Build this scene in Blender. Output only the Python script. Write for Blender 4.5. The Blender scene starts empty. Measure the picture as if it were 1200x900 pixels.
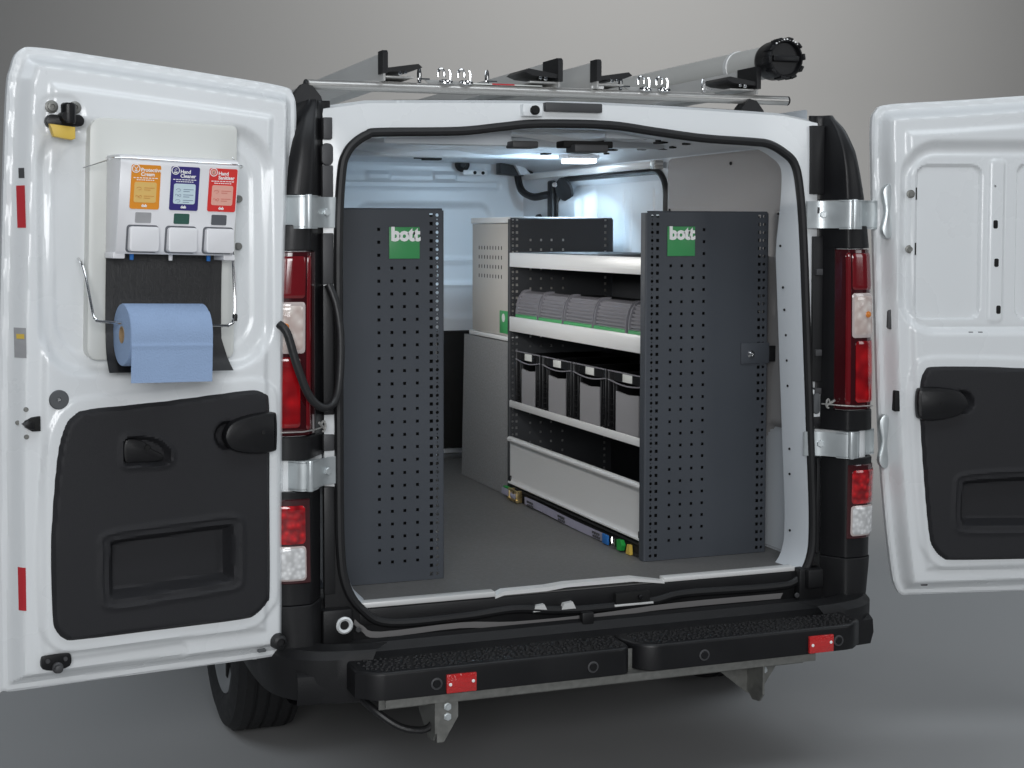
import bpy, bmesh, math, random
import numpy as np
from mathutils import Matrix, Vector
random.seed(7); rng = np.random.default_rng(7)
sc = bpy.context.scene
COL = sc.collection
R = math.radians

# ------------------------------------------------------------------ camera, world, lights, exposure
cam = bpy.data.cameras.new('camera'); cam_o = bpy.data.objects.new('camera', cam); COL.objects.link(cam_o)
cam_o.location = (-1.757, -3.900, 1.600)
cam_o.rotation_euler = (R(90 - 2.982), 0, R(-19.315))
cam.sensor_width = 36; cam.lens = 36 * 1708.97 / 1200
cam.shift_x = (600 - 538.75) / 1200; cam.shift_y = -(450 - 362.18) / 1200
cam.clip_start = .05; cam.clip_end = 100
sc.camera = cam_o
wd = bpy.data.worlds.new('World'); sc.world = wd; wd.use_nodes = True
bg = wd.node_tree.nodes['Background']; bg.inputs[0].default_value = (.75, .85, 1, 1); bg.inputs[1].default_value = .06
def area(name, loc, target, sx, sy, power, color=(1, 1, 1), spread=180):
    l = bpy.data.lights.new(name, 'AREA'); l.shape = 'RECTANGLE'; l.size = sx; l.size_y = sy; l.energy = power; l.color = color
    l.spread = R(spread)
    o = bpy.data.objects.new(name, l); COL.objects.link(o); o.location = loc
    o.rotation_euler = (Vector(target) - Vector(loc)).to_track_quat('-Z', 'Y').to_euler(); return o
area('softbox_key', (-2.2, -5.6, 2.4), (0, .4, 1.0), 2.8, 1.8, 160, (.97, .985, 1))
area('softbox_right', (3.9, -4.2, 2.6), (.9, 0, 1.2), 1.0, 2.4, 24, (.96, .985, 1))
area('softbox_overhead', (-.2, -2.0, 4.8), (0, -.6, 0), 4.5, 1.6, 66, (.88, .945, 1))
area('floor_light_right', (4.6, .2, 4.2), (2.6, 1.6, 0), 3.2, 3.0, 48, (.86, .935, 1), 120)
area('floor_light_left', (-4.6, 1.2, 4.2), (-2.4, 2.0, 0), 3.0, 3.0, 42, (.86, .935, 1), 120)
area('backdrop_light', (4.2, 3.2, 6.2), (5.2, 9.0, 2.4), 5.0, 2.0, 320, (1, .985, .95), 140)
area('bay_fill_light', (-.42, 1.05, 1.60), (.40, 1.15, .95), 1.3, .10, 6.2, (1, .985, .96), 170)  # unseen fill added behind the left end panel to brighten the shelf fronts
sc.view_settings.view_transform = 'Standard'; sc.view_settings.look = 'None'
sc.view_settings.gamma = 1; sc.view_settings.exposure = 0.0

# ------------------------------------------------------------------ materials
def lin(r, g=None, b=None):
    if g is None: g = b = r
    f = lambda c: (c / 255 / 12.92) if c <= 10 else ((c / 255 + .055) / 1.055) ** 2.4
    return (f(r), f(g), f(b))
def mat(name, col, rough=.5, metal=0, var=.06, vscale=6, bump=0, bscale=300, coat=0, rvar=.08, spec=.5, trans=0, emit=None, estr=0, bdist=.002, stretch=None):
    m = bpy.data.materials.new(name); m.use_nodes = True
    nt = m.node_tree; b = nt.nodes['Principled BSDF']
    tc = nt.nodes.new('ShaderNodeTexCoord'); co = tc.outputs['Object']
    if stretch:
        mp = nt.nodes.new('ShaderNodeMapping'); mp.inputs['Scale'].default_value = stretch
        nt.links.new(co, mp.inputs[0]); co = mp.outputs[0]
    n = nt.nodes.new('ShaderNodeTexNoise'); n.inputs['Scale'].default_value = vscale; n.inputs['Detail'].default_value = 5
    nt.links.new(co, n.inputs['Vector'])
    mx = nt.nodes.new('ShaderNodeMix'); mx.data_type = 'RGBA'
    mx.inputs['A'].default_value = (*[c * (1 - var) for c in col], 1); mx.inputs['B'].default_value = (*[min(1, c * (1 + var)) for c in col], 1)
    nt.links.new(n.outputs['Fac'], mx.inputs['Factor']); nt.links.new(mx.outputs['Result'], b.inputs['Base Color'])
    mr = nt.nodes.new('ShaderNodeMapRange'); mr.inputs['To Min'].default_value = max(.02, rough - rvar); mr.inputs['To Max'].default_value = min(1, rough + rvar)
    mr.inputs['From Min'].default_value = .3; mr.inputs['From Max'].default_value = .7
    nt.links.new(n.outputs['Fac'], mr.inputs['Value']); nt.links.new(mr.outputs['Result'], b.inputs['Roughness'])
    b.inputs['Metallic'].default_value = metal; b.inputs['Coat Weight'].default_value = coat; b.inputs['Coat Roughness'].default_value = .08
    b.inputs['Specular IOR Level'].default_value = spec; b.inputs['Transmission Weight'].default_value = trans
    if emit: b.inputs['Emission Color'].default_value = (*emit, 1); b.inputs['Emission Strength'].default_value = estr
    if bump:
        n2 = nt.nodes.new('ShaderNodeTexNoise'); n2.inputs['Scale'].default_value = bscale; n2.inputs['Detail'].default_value = 3
        nt.links.new(co, n2.inputs['Vector'])
        bp = nt.nodes.new('ShaderNodeBump'); bp.inputs['Strength'].default_value = bump; bp.inputs['Distance'].default_value = bdist
        nt.links.new(n2.outputs['Fac'], bp.inputs['Height']); nt.links.new(bp.outputs['Normal'], b.inputs['Normal'])
    return m
def facet(m, scale, strength=.6, dist=.004):
    nt = m.node_tree; b = nt.nodes['Principled BSDF']
    tc = nt.nodes.new('ShaderNodeTexCoord'); v = nt.nodes.new('ShaderNodeTexVoronoi'); v.inputs['Scale'].default_value = scale
    nt.links.new(tc.outputs['Object'], v.inputs['Vector'])
    bp = nt.nodes.new('ShaderNodeBump'); bp.inputs['Strength'].default_value = strength; bp.inputs['Distance'].default_value = dist
    nt.links.new(v.outputs['Distance'], bp.inputs['Height']); nt.links.new(bp.outputs['Normal'], b.inputs['Normal'])
    return m
def lamp_facet(name, dark, bright, scale):
    m = mat(name, bright, .12, coat=1, rvar=.03); nt = m.node_tree; b = nt.nodes['Principled BSDF']
    tc = nt.nodes.new('ShaderNodeTexCoord'); v = nt.nodes.new('ShaderNodeTexVoronoi'); v.inputs['Scale'].default_value = scale; v.feature = 'SMOOTH_F1'
    nt.links.new(tc.outputs['Object'], v.inputs['Vector'])
    mx = nt.nodes.new('ShaderNodeMix'); mx.data_type = 'RGBA'; mx.inputs['A'].default_value = (*bright, 1); mx.inputs['B'].default_value = (*dark, 1)
    mr = nt.nodes.new('ShaderNodeMapRange'); mr.inputs['From Min'].default_value = .1; mr.inputs['From Max'].default_value = .6
    nt.links.new(v.outputs['Distance'], mr.inputs['Value']); nt.links.new(mr.outputs['Result'], mx.inputs['Factor']); nt.links.new(mx.outputs['Result'], b.inputs['Base Color'])
    return facet(m, scale, .25)
M = dict(
 white=mat('white_paint', (.78, .80, .81), .28, coat=.35, var=.02, vscale=3, bump=.05, bscale=160, rvar=.06, bdist=.001),
 inner=mat('interior_white_paint', (.66, .70, .74), .38, var=.04, vscale=4, bump=.06, bscale=120),
 lining=mat('grey_lining_and_lip_shade', (.36, .35, .35), .6, var=.04, bump=.1, bscale=200),  # own grey of the lining; also put on the sill lip as shade
 black=mat('black_plastic', (.007, .007, .008), .40, var=.15, bump=.18, bscale=500, rvar=.07, spec=.38),
 bumper=mat('textured_bumper_plastic', (.0105, .0105, .0115), .5, var=.2, bump=.35, bscale=420, rvar=.1, spec=.35),
 trim=mat('charcoal_door_trim', (.019, .019, .0215), .62, var=.12, bump=.35, bscale=650, rvar=.06, spec=.35),
 rubber=mat('black_rubber', (.010, .010, .011), .5, var=.2, bump=.2, bscale=200),
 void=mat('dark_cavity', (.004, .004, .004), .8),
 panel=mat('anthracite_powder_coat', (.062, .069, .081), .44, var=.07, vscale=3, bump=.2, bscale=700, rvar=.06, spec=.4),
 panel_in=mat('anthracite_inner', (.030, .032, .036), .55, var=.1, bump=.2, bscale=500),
 alu=mat('anodised_aluminium', (.84, .84, .83), .36, metal=.20, var=.03, bump=.06, bscale=40, stretch=(30, 1, 30)),
 whitealu=mat('pale_coated_aluminium', (.74, .74, .73), .4, metal=.15, var=.02, rvar=.05),
 steel=mat('brushed_steel', (.52, .51, .49), .3, metal=.6, var=.08, bump=.1, bscale=30, stretch=(1, 40, 40)),
 galv=mat('galvanised_steel', (.24, .24, .225), .5, metal=.7, var=.3, vscale=60, bump=.15, bscale=150),
 zinc=mat('zinc_plated_hinge', (.62, .66, .67), .36, metal=.6, var=.08, vscale=15),
 chrome=mat('chrome_wire', (.75, .75, .75), .14, metal=1, var=.03),
 beige=mat('warm_grey_metal_cabinet', (.47, .445, .41), .42, metal=.05, var=.05, vscale=3, bump=.05, bscale=300),
 speckle=mat('speckled_grey_board', (.24, .24, .24), .7, var=.5, vscale=160, bump=.2, bscale=300),
 floor=mat('grey_cargo_floor', (.140, .138, .135), .62, var=.22, vscale=90, bump=.25, bscale=350, rvar=.12),
 tyre=mat('tyre_rubber', (.012, .012, .013), .65, var=.25, vscale=40, bump=.3, bscale=150),
 rim=mat('wheel_cover_silver', (.42, .43, .44), .35, metal=.7, var=.05),
 red_lens=mat('red_lamp_lens', (.16, .006, .010), .08, coat=1, var=.15, vscale=12, rvar=.03),
 dark_lens=mat('dark_red_lamp_body', (.045, .003, .005), .10, coat=1, var=.2, rvar=.03),
 brake=lamp_facet('bright_red_lens', (.22, .003, .006), (.55, .008, .012), 26),
 clear_lens=lamp_facet('clear_lamp_lens', (.55, .44, .40), (.78, .70, .65), 45),
 silver_lens=lamp_facet('silver_lamp_lens', (.55, .55, .55), (.90, .90, .90), 80),
 frame_lens=mat('pale_lens_frame', (.55, .47, .45), .15, coat=1, var=.05),
 stop=lamp_facet('faceted_red_lens', (.22, .004, .008), (.68, .014, .02), 60),
 amber=mat('amber_bulb', (.7, .22, .03), .2, coat=1),
 reflector=facet(mat('red_reflector', (.55, .02, .02), .2, coat=1, var=.15), 160, .4),
 red=mat('red_sticker', (.50, .025, .035), .5, var=.08),
 yellow=mat('yellow_latch', (.72, .50, .09), .45, var=.05),
 green=mat('green_label', (.055, .31, .105), .45, var=.05),
 brightgreen=mat('bright_green_clip', (.02, .36, .06), .4),
 lettering=mat('white_lettering', (.94, .94, .93), .5, var=.01),
 orange=mat('orange_label', (.82, .30, .02), .5, var=.03),
 cream=mat('pale_orange_box', (.80, .52, .16), .5, var=.03),
 navy=mat('navy_label', (.035, .025, .19), .5, var=.03),
 ice=mat('pale_blue_box', (.62, .76, .82), .5, var=.03),
 redlabel=mat('red_label', (.72, .035, .03), .5, var=.03),
 salmon=mat('pale_red_box', (.82, .42, .34), .5, var=.03),
 ink_o=mat('orange_ink', (.62, .26, .05), .6), ink_b=mat('blue_ink', (.16, .22, .32), .6), ink_r=mat('red_ink', (.62, .16, .13), .6),
 dispenser=mat('white_moulded_plastic', (.80, .80, .82), .36, var=.02, bump=.05, bscale=200),
 plate=mat('off_white_back_plate', (.68, .69, .66), .42, var=.03),
 win_g=mat('grey_level_window', (.38, .38, .39), .2, coat=.5, var=.2, vscale=30), win_t=mat('green_level_window', (.045, .12, .095), .2, coat=.5), win_d=mat('dark_level_window', (.12, .125, .14), .2, coat=.5),
 paper=mat('blue_paper_towel', (.29, .395, .585), .85, var=.06, vscale=20, bump=.7, bscale=240, spec=.2),
 card=mat('brown_cardboard_core', (.36, .25, .14), .8, var=.1),
 flap=mat('black_rubber_flap', (.012, .012, .013), .42, var=.3, bump=.3, bscale=60, stretch=(30, 1, 1)),
 ridged=mat('grey_ridged_plastic', (.21, .205, .225), .38, var=.05, rvar=.05),
 bin=mat('black_storage_bin', (.012, .012, .013), .32, var=.2),
 binlabel=mat('grey_bin_label', (.28, .275, .285), .45, var=.03),
 strap=mat('lilac_grey_webbing', (.36, .35, .44), .75, var=.1, vscale=60, bump=.3, bscale=500),
 brass=mat('yellow_zinc_buckle', (.68, .52, .25), .3, metal=.85, var=.15, vscale=30),
 blue=mat('blue_tag', (.02, .16, .50), .5),
 pipe=mat('grey_pipe', (.62, .61, .58), .42, var=.04, vscale=4, metal=.1),
 rack=mat('rack_aluminium', (.52, .515, .50), .36, metal=.2, var=.06, bump=.05, bscale=60),
 studio=mat('studio_paper', (.300, .300, .300), .75, var=.03, vscale=.5, spec=.25, rvar=.05),
 led=mat('led_strip', (.9, .95, 1), .4, emit=(.80, .91, 1), estr=9),
 grille=mat('dark_grey_plastic', (.055, .055, .058), .5, var=.1, bump=.2, bscale=400),
 grey=mat('grey_plug', (.09, .095, .10), .5, var=.1),
 cable=mat('ribbed_cable', (.012, .012, .013), .45, bump=.3, bscale=150),
)

# ------------------------------------------------------------------ mesh builder
I4 = Matrix.Identity(4); WM = {}
class MB:
    def __init__(s): s.v = []; s.f = []
    def add(s, vs, fs):
        o = len(s.v); s.v += [tuple(p) for p in vs]; s.f += [tuple(i + o for i in f) for f in fs]; return s
    def box(s, x0, x1, y0, y1, z0, z1, bev=0, seg=2):
        b = bmesh.new(); bmesh.ops.create_cube(b, size=1)
        for v in b.verts: v.co = (x0 + (v.co.x + .5) * (x1 - x0), y0 + (v.co.y + .5) * (y1 - y0), z0 + (v.co.z + .5) * (z1 - z0))
        if bev: bmesh.ops.bevel(b, geom=b.edges[:], offset=bev, segments=seg, profile=.5, affect='EDGES')
        return s.take(b)
    def take(s, b):
        b.verts.index_update(); s.add([v.co[:] for v in b.verts], [[v.index for v in f.verts] for f in b.faces]); b.free(); return s
    def prism(s, poly, fn0, fn1, bev=0, seg=2):
        """poly of 2-D points; fn0/fn1 map (a,b) to 3-D at either end"""
        b = bmesh.new(); n = len(poly)
        A = [b.verts.new(fn0(*p)) for p in poly]; B = [b.verts.new(fn1(*p)) for p in poly]
        fa = b.faces.new(A[::-1]); fb = b.faces.new(B)
        for i in range(n): b.faces.new((A[i], A[(i + 1) % n], B[(i + 1) % n], B[i]))
        bmesh.ops.recalc_face_normals(b, faces=b.faces[:])
        if bev:
            es = [e for e in b.edges if fb in e.link_faces]
            bmesh.ops.bevel(b, geom=es, offset=bev, segments=seg, profile=.5, affect='EDGES')
        return s.take(b)
    def tube(s, path, r, n=10, closed=False, caps=True, up=(0, 0, 1), ry=None):
        P = [Vector(p) for p in path]; m = len(P); rs = r if isinstance(r, (list, tuple)) else [r] * m
        rings = []; prev = None
        for i in range(m):
            t = (P[(i + 1) % m] - P[i - 1]) if closed or 0 < i < m - 1 else (P[1] - P[0] if i == 0 else P[-1] - P[-2])
            t.normalize()
            if prev is None:
                u = Vector(up); 
                if abs(u.dot(t)) > .95: u = Vector((1, 0, 0))
            else: u = prev
            u = (u - t * u.dot(t)).normalized(); prev = u; w = t.cross(u)
            q = ry if ry else 1
            rings.append([P[i] + u * (math.cos(a) * rs[i]) + w * (math.sin(a) * rs[i] * q) for a in [2 * math.pi * k / n for k in range(n)]])
        vs = [p for g in rings for p in g]; fs = []
        for i in range(m if closed else m - 1):
            j = (i + 1) % m
            for k in range(n): fs.append((i * n + k, i * n + (k + 1) % n, j * n + (k + 1) % n, j * n + k))
        if caps and not closed: fs += [tuple(range(n))[::-1], tuple((m - 1) * n + k for k in range(n))]
        return s.add(vs, fs)
    def lathe(s, prof, o, ax, n=32, up=(0, 0, 1), closed=False):
        """prof: (radius, distance along axis)"""
        a = Vector(ax).normalized(); u = Vector(up)
        if abs(u.dot(a)) > .95: u = Vector((1, 0, 0))
        u = (u - a * u.dot(a)).normalized(); w = a.cross(u); o = Vector(o)
        vs = [o + a * h + (u * math.cos(t) + w * math.sin(t)) * r for r, h in prof for t in [2 * math.pi * k / n for k in range(n)]]
        fs = []; m = len(prof)
        for i in range(m if closed else m - 1):
            j = (i + 1) % m
            for k in range(n): fs.append((i * n + k, i * n + (k + 1) % n, j * n + (k + 1) % n, j * n + k))
        if not closed:
            if prof[0][0] > 1e-5: fs.append(tuple(range(n))[::-1])
            if prof[-1][0] > 1e-5: fs.append(tuple((m - 1) * n + k for k in range(n)))
        return s.add(vs, fs)
    def disc(s, c, ax, r, h, n=24, bev=None):
        bv = bev if bev is not None else min(h, r) * .25
        return s.lathe([(r, 0), (r, h - bv), (r - bv, h)], c, ax, n)
    def sheet(s, rows):
        """grid of 3-D points"""
        n = len(rows[0]); vs = [p for r in rows for p in r]
        return s.add(vs, [(i * n + j, i * n + j + 1, (i + 1) * n + j + 1, (i + 1) * n + j) for i in range(len(rows) - 1) for j in range(n - 1)])
def finish(me, smooth=35, recalc=True, merge=True):
    b = bmesh.new(); b.from_mesh(me)
    if merge: bmesh.ops.remove_doubles(b, verts=b.verts[:], dist=1e-5); bmesh.ops.dissolve_degenerate(b, edges=b.edges[:], dist=1e-6)
    if recalc: bmesh.ops.recalc_face_normals(b, faces=b.faces[:])
    if smooth:
        for f in b.faces: f.smooth = True
        for e in b.edges:
            if len(e.link_faces) == 2 and e.calc_face_angle(0) > R(smooth): e.smooth = False
    b.to_mesh(me); b.free()
def link(name, me, material, parent=None, Mx=None, label=None, kind=None):
    if material is not None and not me.materials: me.materials.append(material)
    Mx = Mx or I4
    if abs(Mx.to_scale().x - 1) > 1e-6:      # fold a frame's scale into the mesh
        me.transform(Matrix.Scale(Mx.to_scale().x, 4)); Mx = Matrix.LocRotScale(Mx.to_translation(), Mx.to_quaternion(), None)
    o = bpy.data.objects.new(name, me); COL.objects.link(o)
    o.matrix_basis = Mx; WM[o.name] = Mx
    if parent: o.parent = parent; o.matrix_parent_inverse = WM[parent.name].inverted()
    if label: o['label'] = label
    if kind: o['kind'] = kind
    return o
def part(name, mb, material, parent=None, Mx=None, smooth=35, label=None, kind=None, recalc=True, merge=True):
    me = bpy.data.meshes.new(name); me.from_pydata(mb.v, [], mb.f); me.update(); finish(me, smooth, recalc, merge)
    return link(name, me, M[material] if isinstance(material, str) else material, parent, Mx, label, kind)
def thing(name, label, cat, loc=(0, 0, 0), rot=0, group=None, Mx=None):
    o = bpy.data.objects.new(name, None); COL.objects.link(o); o.empty_display_size = .1
    m = Mx or (Matrix.Translation(loc) @ Matrix.Rotation(rot, 4, 'Z'))
    m = Matrix.LocRotScale(m.to_translation(), m.to_quaternion(), None); o.matrix_basis = m; WM[o.name] = m; o['label'] = label; o['category'] = cat
    if group: o['group'] = group
    return o
def text(name, body, size, material, parent, mapf, Mx=None, bold=0, ext=.0006, width=None, space=1.0, lines=1.0):
    cu = bpy.data.curves.new(name, 'FONT'); cu.body = body; cu.size = size; cu.offset = bold; cu.extrude = ext; cu.resolution_u = 3
    cu.space_character = space; cu.space_line = lines
    t = bpy.data.objects.new('tmp_text', cu); COL.objects.link(t)
    me = bpy.data.meshes.new_from_object(t.evaluated_get(bpy.context.evaluated_depsgraph_get()))
    bpy.data.objects.remove(t); bpy.data.curves.remove(cu)
    xs = [v.co.x for v in me.vertices]; k = width / (max(xs) - min(xs)) if width else 1; x0 = min(xs); y0 = min(v.co.y for v in me.vertices)
    for v in me.vertices: v.co = mapf((v.co.x - x0) * k, (v.co.y - y0) * (k if width else 1), v.co.z)
    me.name = name; me.materials.clear()
    return link(name, me, M[material], parent, Mx)
def rrect(x0, x1, y0, y1, r, n=6):
    if not isinstance(r, (list, tuple)): r = [r] * 4
    out = []
    for (cx, cy, a0), q in zip(((x1, y1, 0), (x0, y1, 90), (x0, y0, 180), (x1, y0, 270)), r):
        ox = cx - q if cx == x1 else cx + q; oy = cy - q if cy == y1 else cy + q
        for k in range(n + 1):
            a = R(a0 + 90 * k / n); out.append((ox + q * math.cos(a), oy + q * math.sin(a)))
    return out
def spline(pts, n=6, closed=True):
    P = [np.array(p, float) for p in pts]; m = len(P); out = []
    for i in range(m if closed else m - 1):
        if closed: a, b, c, d = P[i - 1], P[i], P[(i + 1) % m], P[(i + 2) % m]
        else: a, b, c, d = P[max(i - 1, 0)], P[i], P[i + 1], P[min(i + 2, m - 1)]
        for k in range(n):
            t = k / n
            out.append(tuple(.5 * ((2 * b) + (c - a) * t + (2 * a - 5 * b + 4 * c - d) * t * t + (3 * b - a - 3 * c + d) * t ** 3)))
    if not closed: out.append(tuple(P[-1]))
    return out
def sdpoly(X, Z, poly):
    """signed distance (inside negative) and the nearest boundary point"""
    P = np.array(poly); Q = np.roll(P, -1, 0); best = np.full(X.shape, 1e9); nx = X.copy(); nz = Z.copy(); ins = np.zeros(X.shape, bool)
    for (ax, az), (bx, bz) in zip(P, Q):
        dx, dz = bx - ax, bz - az; L = dx * dx + dz * dz + 1e-12
        t = np.clip(((X - ax) * dx + (Z - az) * dz) / L, 0, 1); px, pz = ax + t * dx, az + t * dz
        d = np.hypot(X - px, Z - pz); k = d < best; best = np.where(k, d, best); nx = np.where(k, px, nx); nz = np.where(k, pz, nz)
        if abs(dz) > 1e-12:
            c = ((az > Z) != (bz > Z)) & (X < ax + (Z - az) * dx / dz); ins ^= c
    return np.where(ins, -best, best), nx, nz
def sdr(X, Z, x0, x1, z0, z1, r):
    qx = np.abs(X - (x0 + x1) / 2) - (x1 - x0) / 2 + r; qz = np.abs(Z - (z0 + z1) / 2) - (z1 - z0) / 2 + r
    return np.hypot(np.maximum(qx, 0), np.maximum(qz, 0)) + np.minimum(np.maximum(qx, qz), 0) - r
def ramp(sd, w, start=0):
    t = np.clip((-sd - start) / w, 0, 1); return t * t * (3 - 2 * t)
def field(poly, hf, step, mapf, skirt=None):
    """pressed sheet: heights hf(X,Z,sd) over the inside of poly, edge snapped to the outline, optional skirt down to a height"""
    P = np.array(poly); x0, z0 = P.min(0) - step * .5; x1, z1 = P.max(0) + step * .5
    nx, nz = int(math.ceil((x1 - x0) / step)) + 1, int(math.ceil((z1 - z0) / step)) + 1
    X, Z = np.meshgrid(np.linspace(x0, x1, nx), np.linspace(z0, z1, nz), indexing='ij')
    sd, ex, ez = sdpoly(X, Z, poly); ins = sd < 0
    X2 = np.where(ins, X, ex); Z2 = np.where(ins, Z, ez); H = hf(X2, Z2, np.where(ins, sd, 0))
    keep = ins[:-1, :-1] | ins[1:, :-1] | ins[:-1, 1:] | ins[1:, 1:]
    mb = MB(); vs = [mapf(a, b, c) for a, b, c in zip(X2.ravel(), Z2.ravel(), H.ravel())]
    fs = [(i * nz + j, (i + 1) * nz + j, (i + 1) * nz + j + 1, i * nz + j + 1) for i, j in zip(*np.nonzero(keep))]
    used = sorted({k for f in fs for k in f}); ix = {k: n for n, k in enumerate(used)}
    mb.add([vs[k] for k in used], [tuple(ix[k] for k in f) for f in fs])
    if skirt is not None:
        hh = hf(P[:, 0], P[:, 1], np.zeros(len(P))); n = len(P)
        mb.add([mapf(a, b, c) for (a, b), c in zip(poly, hh)] + [mapf(a, b, skirt) for a, b in poly], [(i, (i + 1) % n, n + (i + 1) % n, n + i) for i in range(n)])
    return mb
def copy_tree(o, parent=None, dM=None):
    c = o.copy(); COL.objects.link(c); m = (dM @ WM[o.name]) if dM else WM[o.name]; WM[c.name] = m
    if parent is None: c.matrix_basis = m
    else: c.parent = parent; c.matrix_parent_inverse = WM[parent.name].inverted(); c.matrix_basis = m
    for ch in [x for x in bpy.data.objects if x.parent == o]: copy_tree(ch, c, dM)
    return c

# ================================================================== THE SETTING: studio sweep
mb = MB(); prof = [(-9, 0), (4, 0)] + [(5.5 + 3.2 * math.sin(a), 3.2 - 3.2 * math.cos(a)) for a in [R(4 * k) for k in range(0, 23)]] + [(8.8, 8)]
mb.sheet([[(x, y, z) for x in np.linspace(-14, 16, 16)] for y, z in prof])
o = part('studio_floor', mb, 'studio', smooth=60, recalc=False); o['kind'] = 'structure'

# ================================================================== THE VAN
van = thing('van', 'white panel van seen from behind with both rear doors swung open', 'van')
BX = lambda name, *a, m='black', bev=.003, parent=van, Mx=None, **k: part(name, MB().box(*a, bev=bev), m, parent, Mx, **k)

# opening outline at the rear face (X, Z)
OPEN = spline([(-.745, .74), (-.747, 1.05), (-.747, 1.30), (-.746, 1.60), (-.7365, 1.765), (-.7235, 1.816), (-.699, 1.8475), (-.662, 1.871), (-.625, 1.878), (-.40, 1.886), (-.27, 1.901), (-.158, 1.913), (.063, 1.9145), (.215, 1.899), (.374, 1.883), (.535, 1.876), (.601, 1.870), (.655, 1.845), (.692, 1.812), (.711, 1.742), (.727, 1.585), (.745, 1.265), (.762, .945), (.774, .70), (.764, .585), (.715, .520), (.62, .507), (.326, .512), (.211, .497), (0, .492), (-.122, .500), (-.230, .512), (-.387, .503), (-.604, .505), (-.682, .548), (-.728, .620)], 5)
OC = np.array([0, 1.2])
def offs(poly, d):
    P = np.array(poly); T = np.roll(P, -1, 0) - np.roll(P, 1, 0); T /= np.linalg.norm(T, axis=1)[:, None]
    N = np.stack([-T[:, 1], T[:, 0]], 1)
    s = np.sign(((P - OC) * N).sum(1).mean()); return P + N * d * s
part('door_seal', MB().tube([(x, -.010, z) for x, z in OPEN], .0130, 10, closed=True, up=(0, 1, 0)), 'rubber', van)
# jamb: from the seal inwards, then back out to the inner walls
def loop_sheet(*loops):
    return MB().sheet([[tuple(p) for p in l] + [tuple(l[0])] for l in loops])
O1 = offs(OPEN, -.012); O2 = offs(OPEN, -.020); O3 = offs(OPEN, -.026)
tp = lambda z: float(np.interp(z, [1.55, 1.80], [0, 1]))
O2 = np.array([a * (1 - tp(c[1])) + b * tp(c[1]) for a, b, c in zip(O2, O1, OPEN)]); O3 = np.array([a * (1 - tp(c[1])) + b * tp(c[1]) for a, b, c in zip(O3, O1, OPEN)])
up = lambda L, y: [(x, y * (1 - .5 * tp(z)), max(z, .535)) for x, z in L]
part('door_jamb', loop_sheet([(x, -.004, z) for x, z in O1], up(O2, .03), up(O3, .105), up(O3, .112), [(x * 1.10, .135 * (1 - .5 * tp(z)), max(.54, z + (.06 if z > 1.7 else 0))) for x, z in O3]), 'inner', van, recalc=False)
# rear face ring: opening -> body outline
def Wz(z):
    return float(np.interp(z, [.35, .45, .58, .9, 1.2, 1.4, 1.55, 1.69, 1.85, 1.92, 1.955], [.93, .955, .975, .985, .981, .974, .962, .940, .900, .868, .832]))
def body_out(x, z):
    d = np.array([x, z]) - OC; ang = math.atan2(d[1], d[0])
    # ray against the body outline
    lo, hi = .2, 2.0
    for _ in range(40):
        m = (lo + hi) / 2; q = OC + m * np.array([math.cos(ang), math.sin(ang)])
        top = 1.974 - .030 * abs(q[0]) ** 1.5 - max(0, abs(q[0]) - .66) * .12
        if abs(q[0]) < .785 and .43 < q[1] < top: lo = m
        else: hi = m
    return OC + lo * np.array([math.cos(ang), math.sin(ang)])
OB = [body_out(x, z) for x, z in OPEN]
O1b = offs(OPEN, .004)
ring = [[(x, -.004, z) for x, z in O1b], [(x * .55 + a[0] * .45, .0 , z * .55 + a[1] * .45) for (x, z), a in zip(O1b, OB)], [(a[0], .006 , a[1]) for a in OB], [(a[0] * .998, .030, a[1] + (.010 if a[1] > 1.85 else 0)) for a in OB]]
fr = loop_sheet(*ring); lowf = MB(); lowf.v = fr.v; lowf.f = [f for f in fr.f if max(fr.v[i][2] for i in f) < .90]; fr.f = [f for f in fr.f if f not in set(lowf.f)]
for q in (fr, lowf):
    u_ = sorted({i for f in q.f for i in f}); k_ = {i: n for n, i in enumerate(u_)}; q.v = [q.v[i] for i in u_]; q.f = [tuple(k_[i] for i in f) for f in q.f]
part('rear_frame', fr, 'white', van, smooth=50, recalc=False); part('lower_frame', lowf, 'bumper', van, smooth=50, recalc=False)
# roof skin and body sides as one shell
def sect(y):
    k = 1 if y < 3.4 else 1 - .10 * ((y - 3.4) / 1.5) ** 2; dz = 0 if y < 3.3 else -.95 * ((y - 3.3) / 1.6) ** 1.6
    pts = [(-Wz(z) * k, z) for z in (.80, .95, 1.2, 1.4, 1.55, 1.69, 1.80, 1.87, 1.92)] + [(x * k, 1.985 - .03 * abs(x) ** 1.5 - max(0, abs(x) - .66) * .25) for x in np.linspace(-.80, .80, 15)]
    pts = pts + [(-x, z) for x, z in pts[:9][::-1]]
    return [(x, y, z if z < 1.0 else max(1.0, z + dz * (z - 1.0))) for x, z in pts]
part('body_shell', MB().sheet([sect(y) for y in [.03, .06, .3, 1, 2, 3, 3.4, 3.8, 4.2, 4.6, 4.9]]), 'white', van, smooth=40, recalc=False)
for s in (-1, 1):
    arc = lambda yc: [(yc + .40 * math.cos(R(a)), .34 + .40 * math.sin(R(a))) for a in range(0, 181, 15)]
    poly = [(.05, .42), (.05, .82), (4.85, .82), (4.85, .45), (4.35, .36)] + arc(3.85) + [(3.3, .30)] + arc(.75)[0:] + [(.30, .38)]
    part('side_panel', MB().prism(poly, lambda a, b: (s * .980, a, b), lambda a, b: (s * .955, a, b)), 'white', van)
BX('underbody', -.80, .80, .10, 4.7, .36, .50, m='bumper', bev=.01)
BX('nose', -.86, .86, 4.55, 4.95, .30, .98, m='white', bev=.08)
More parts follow.
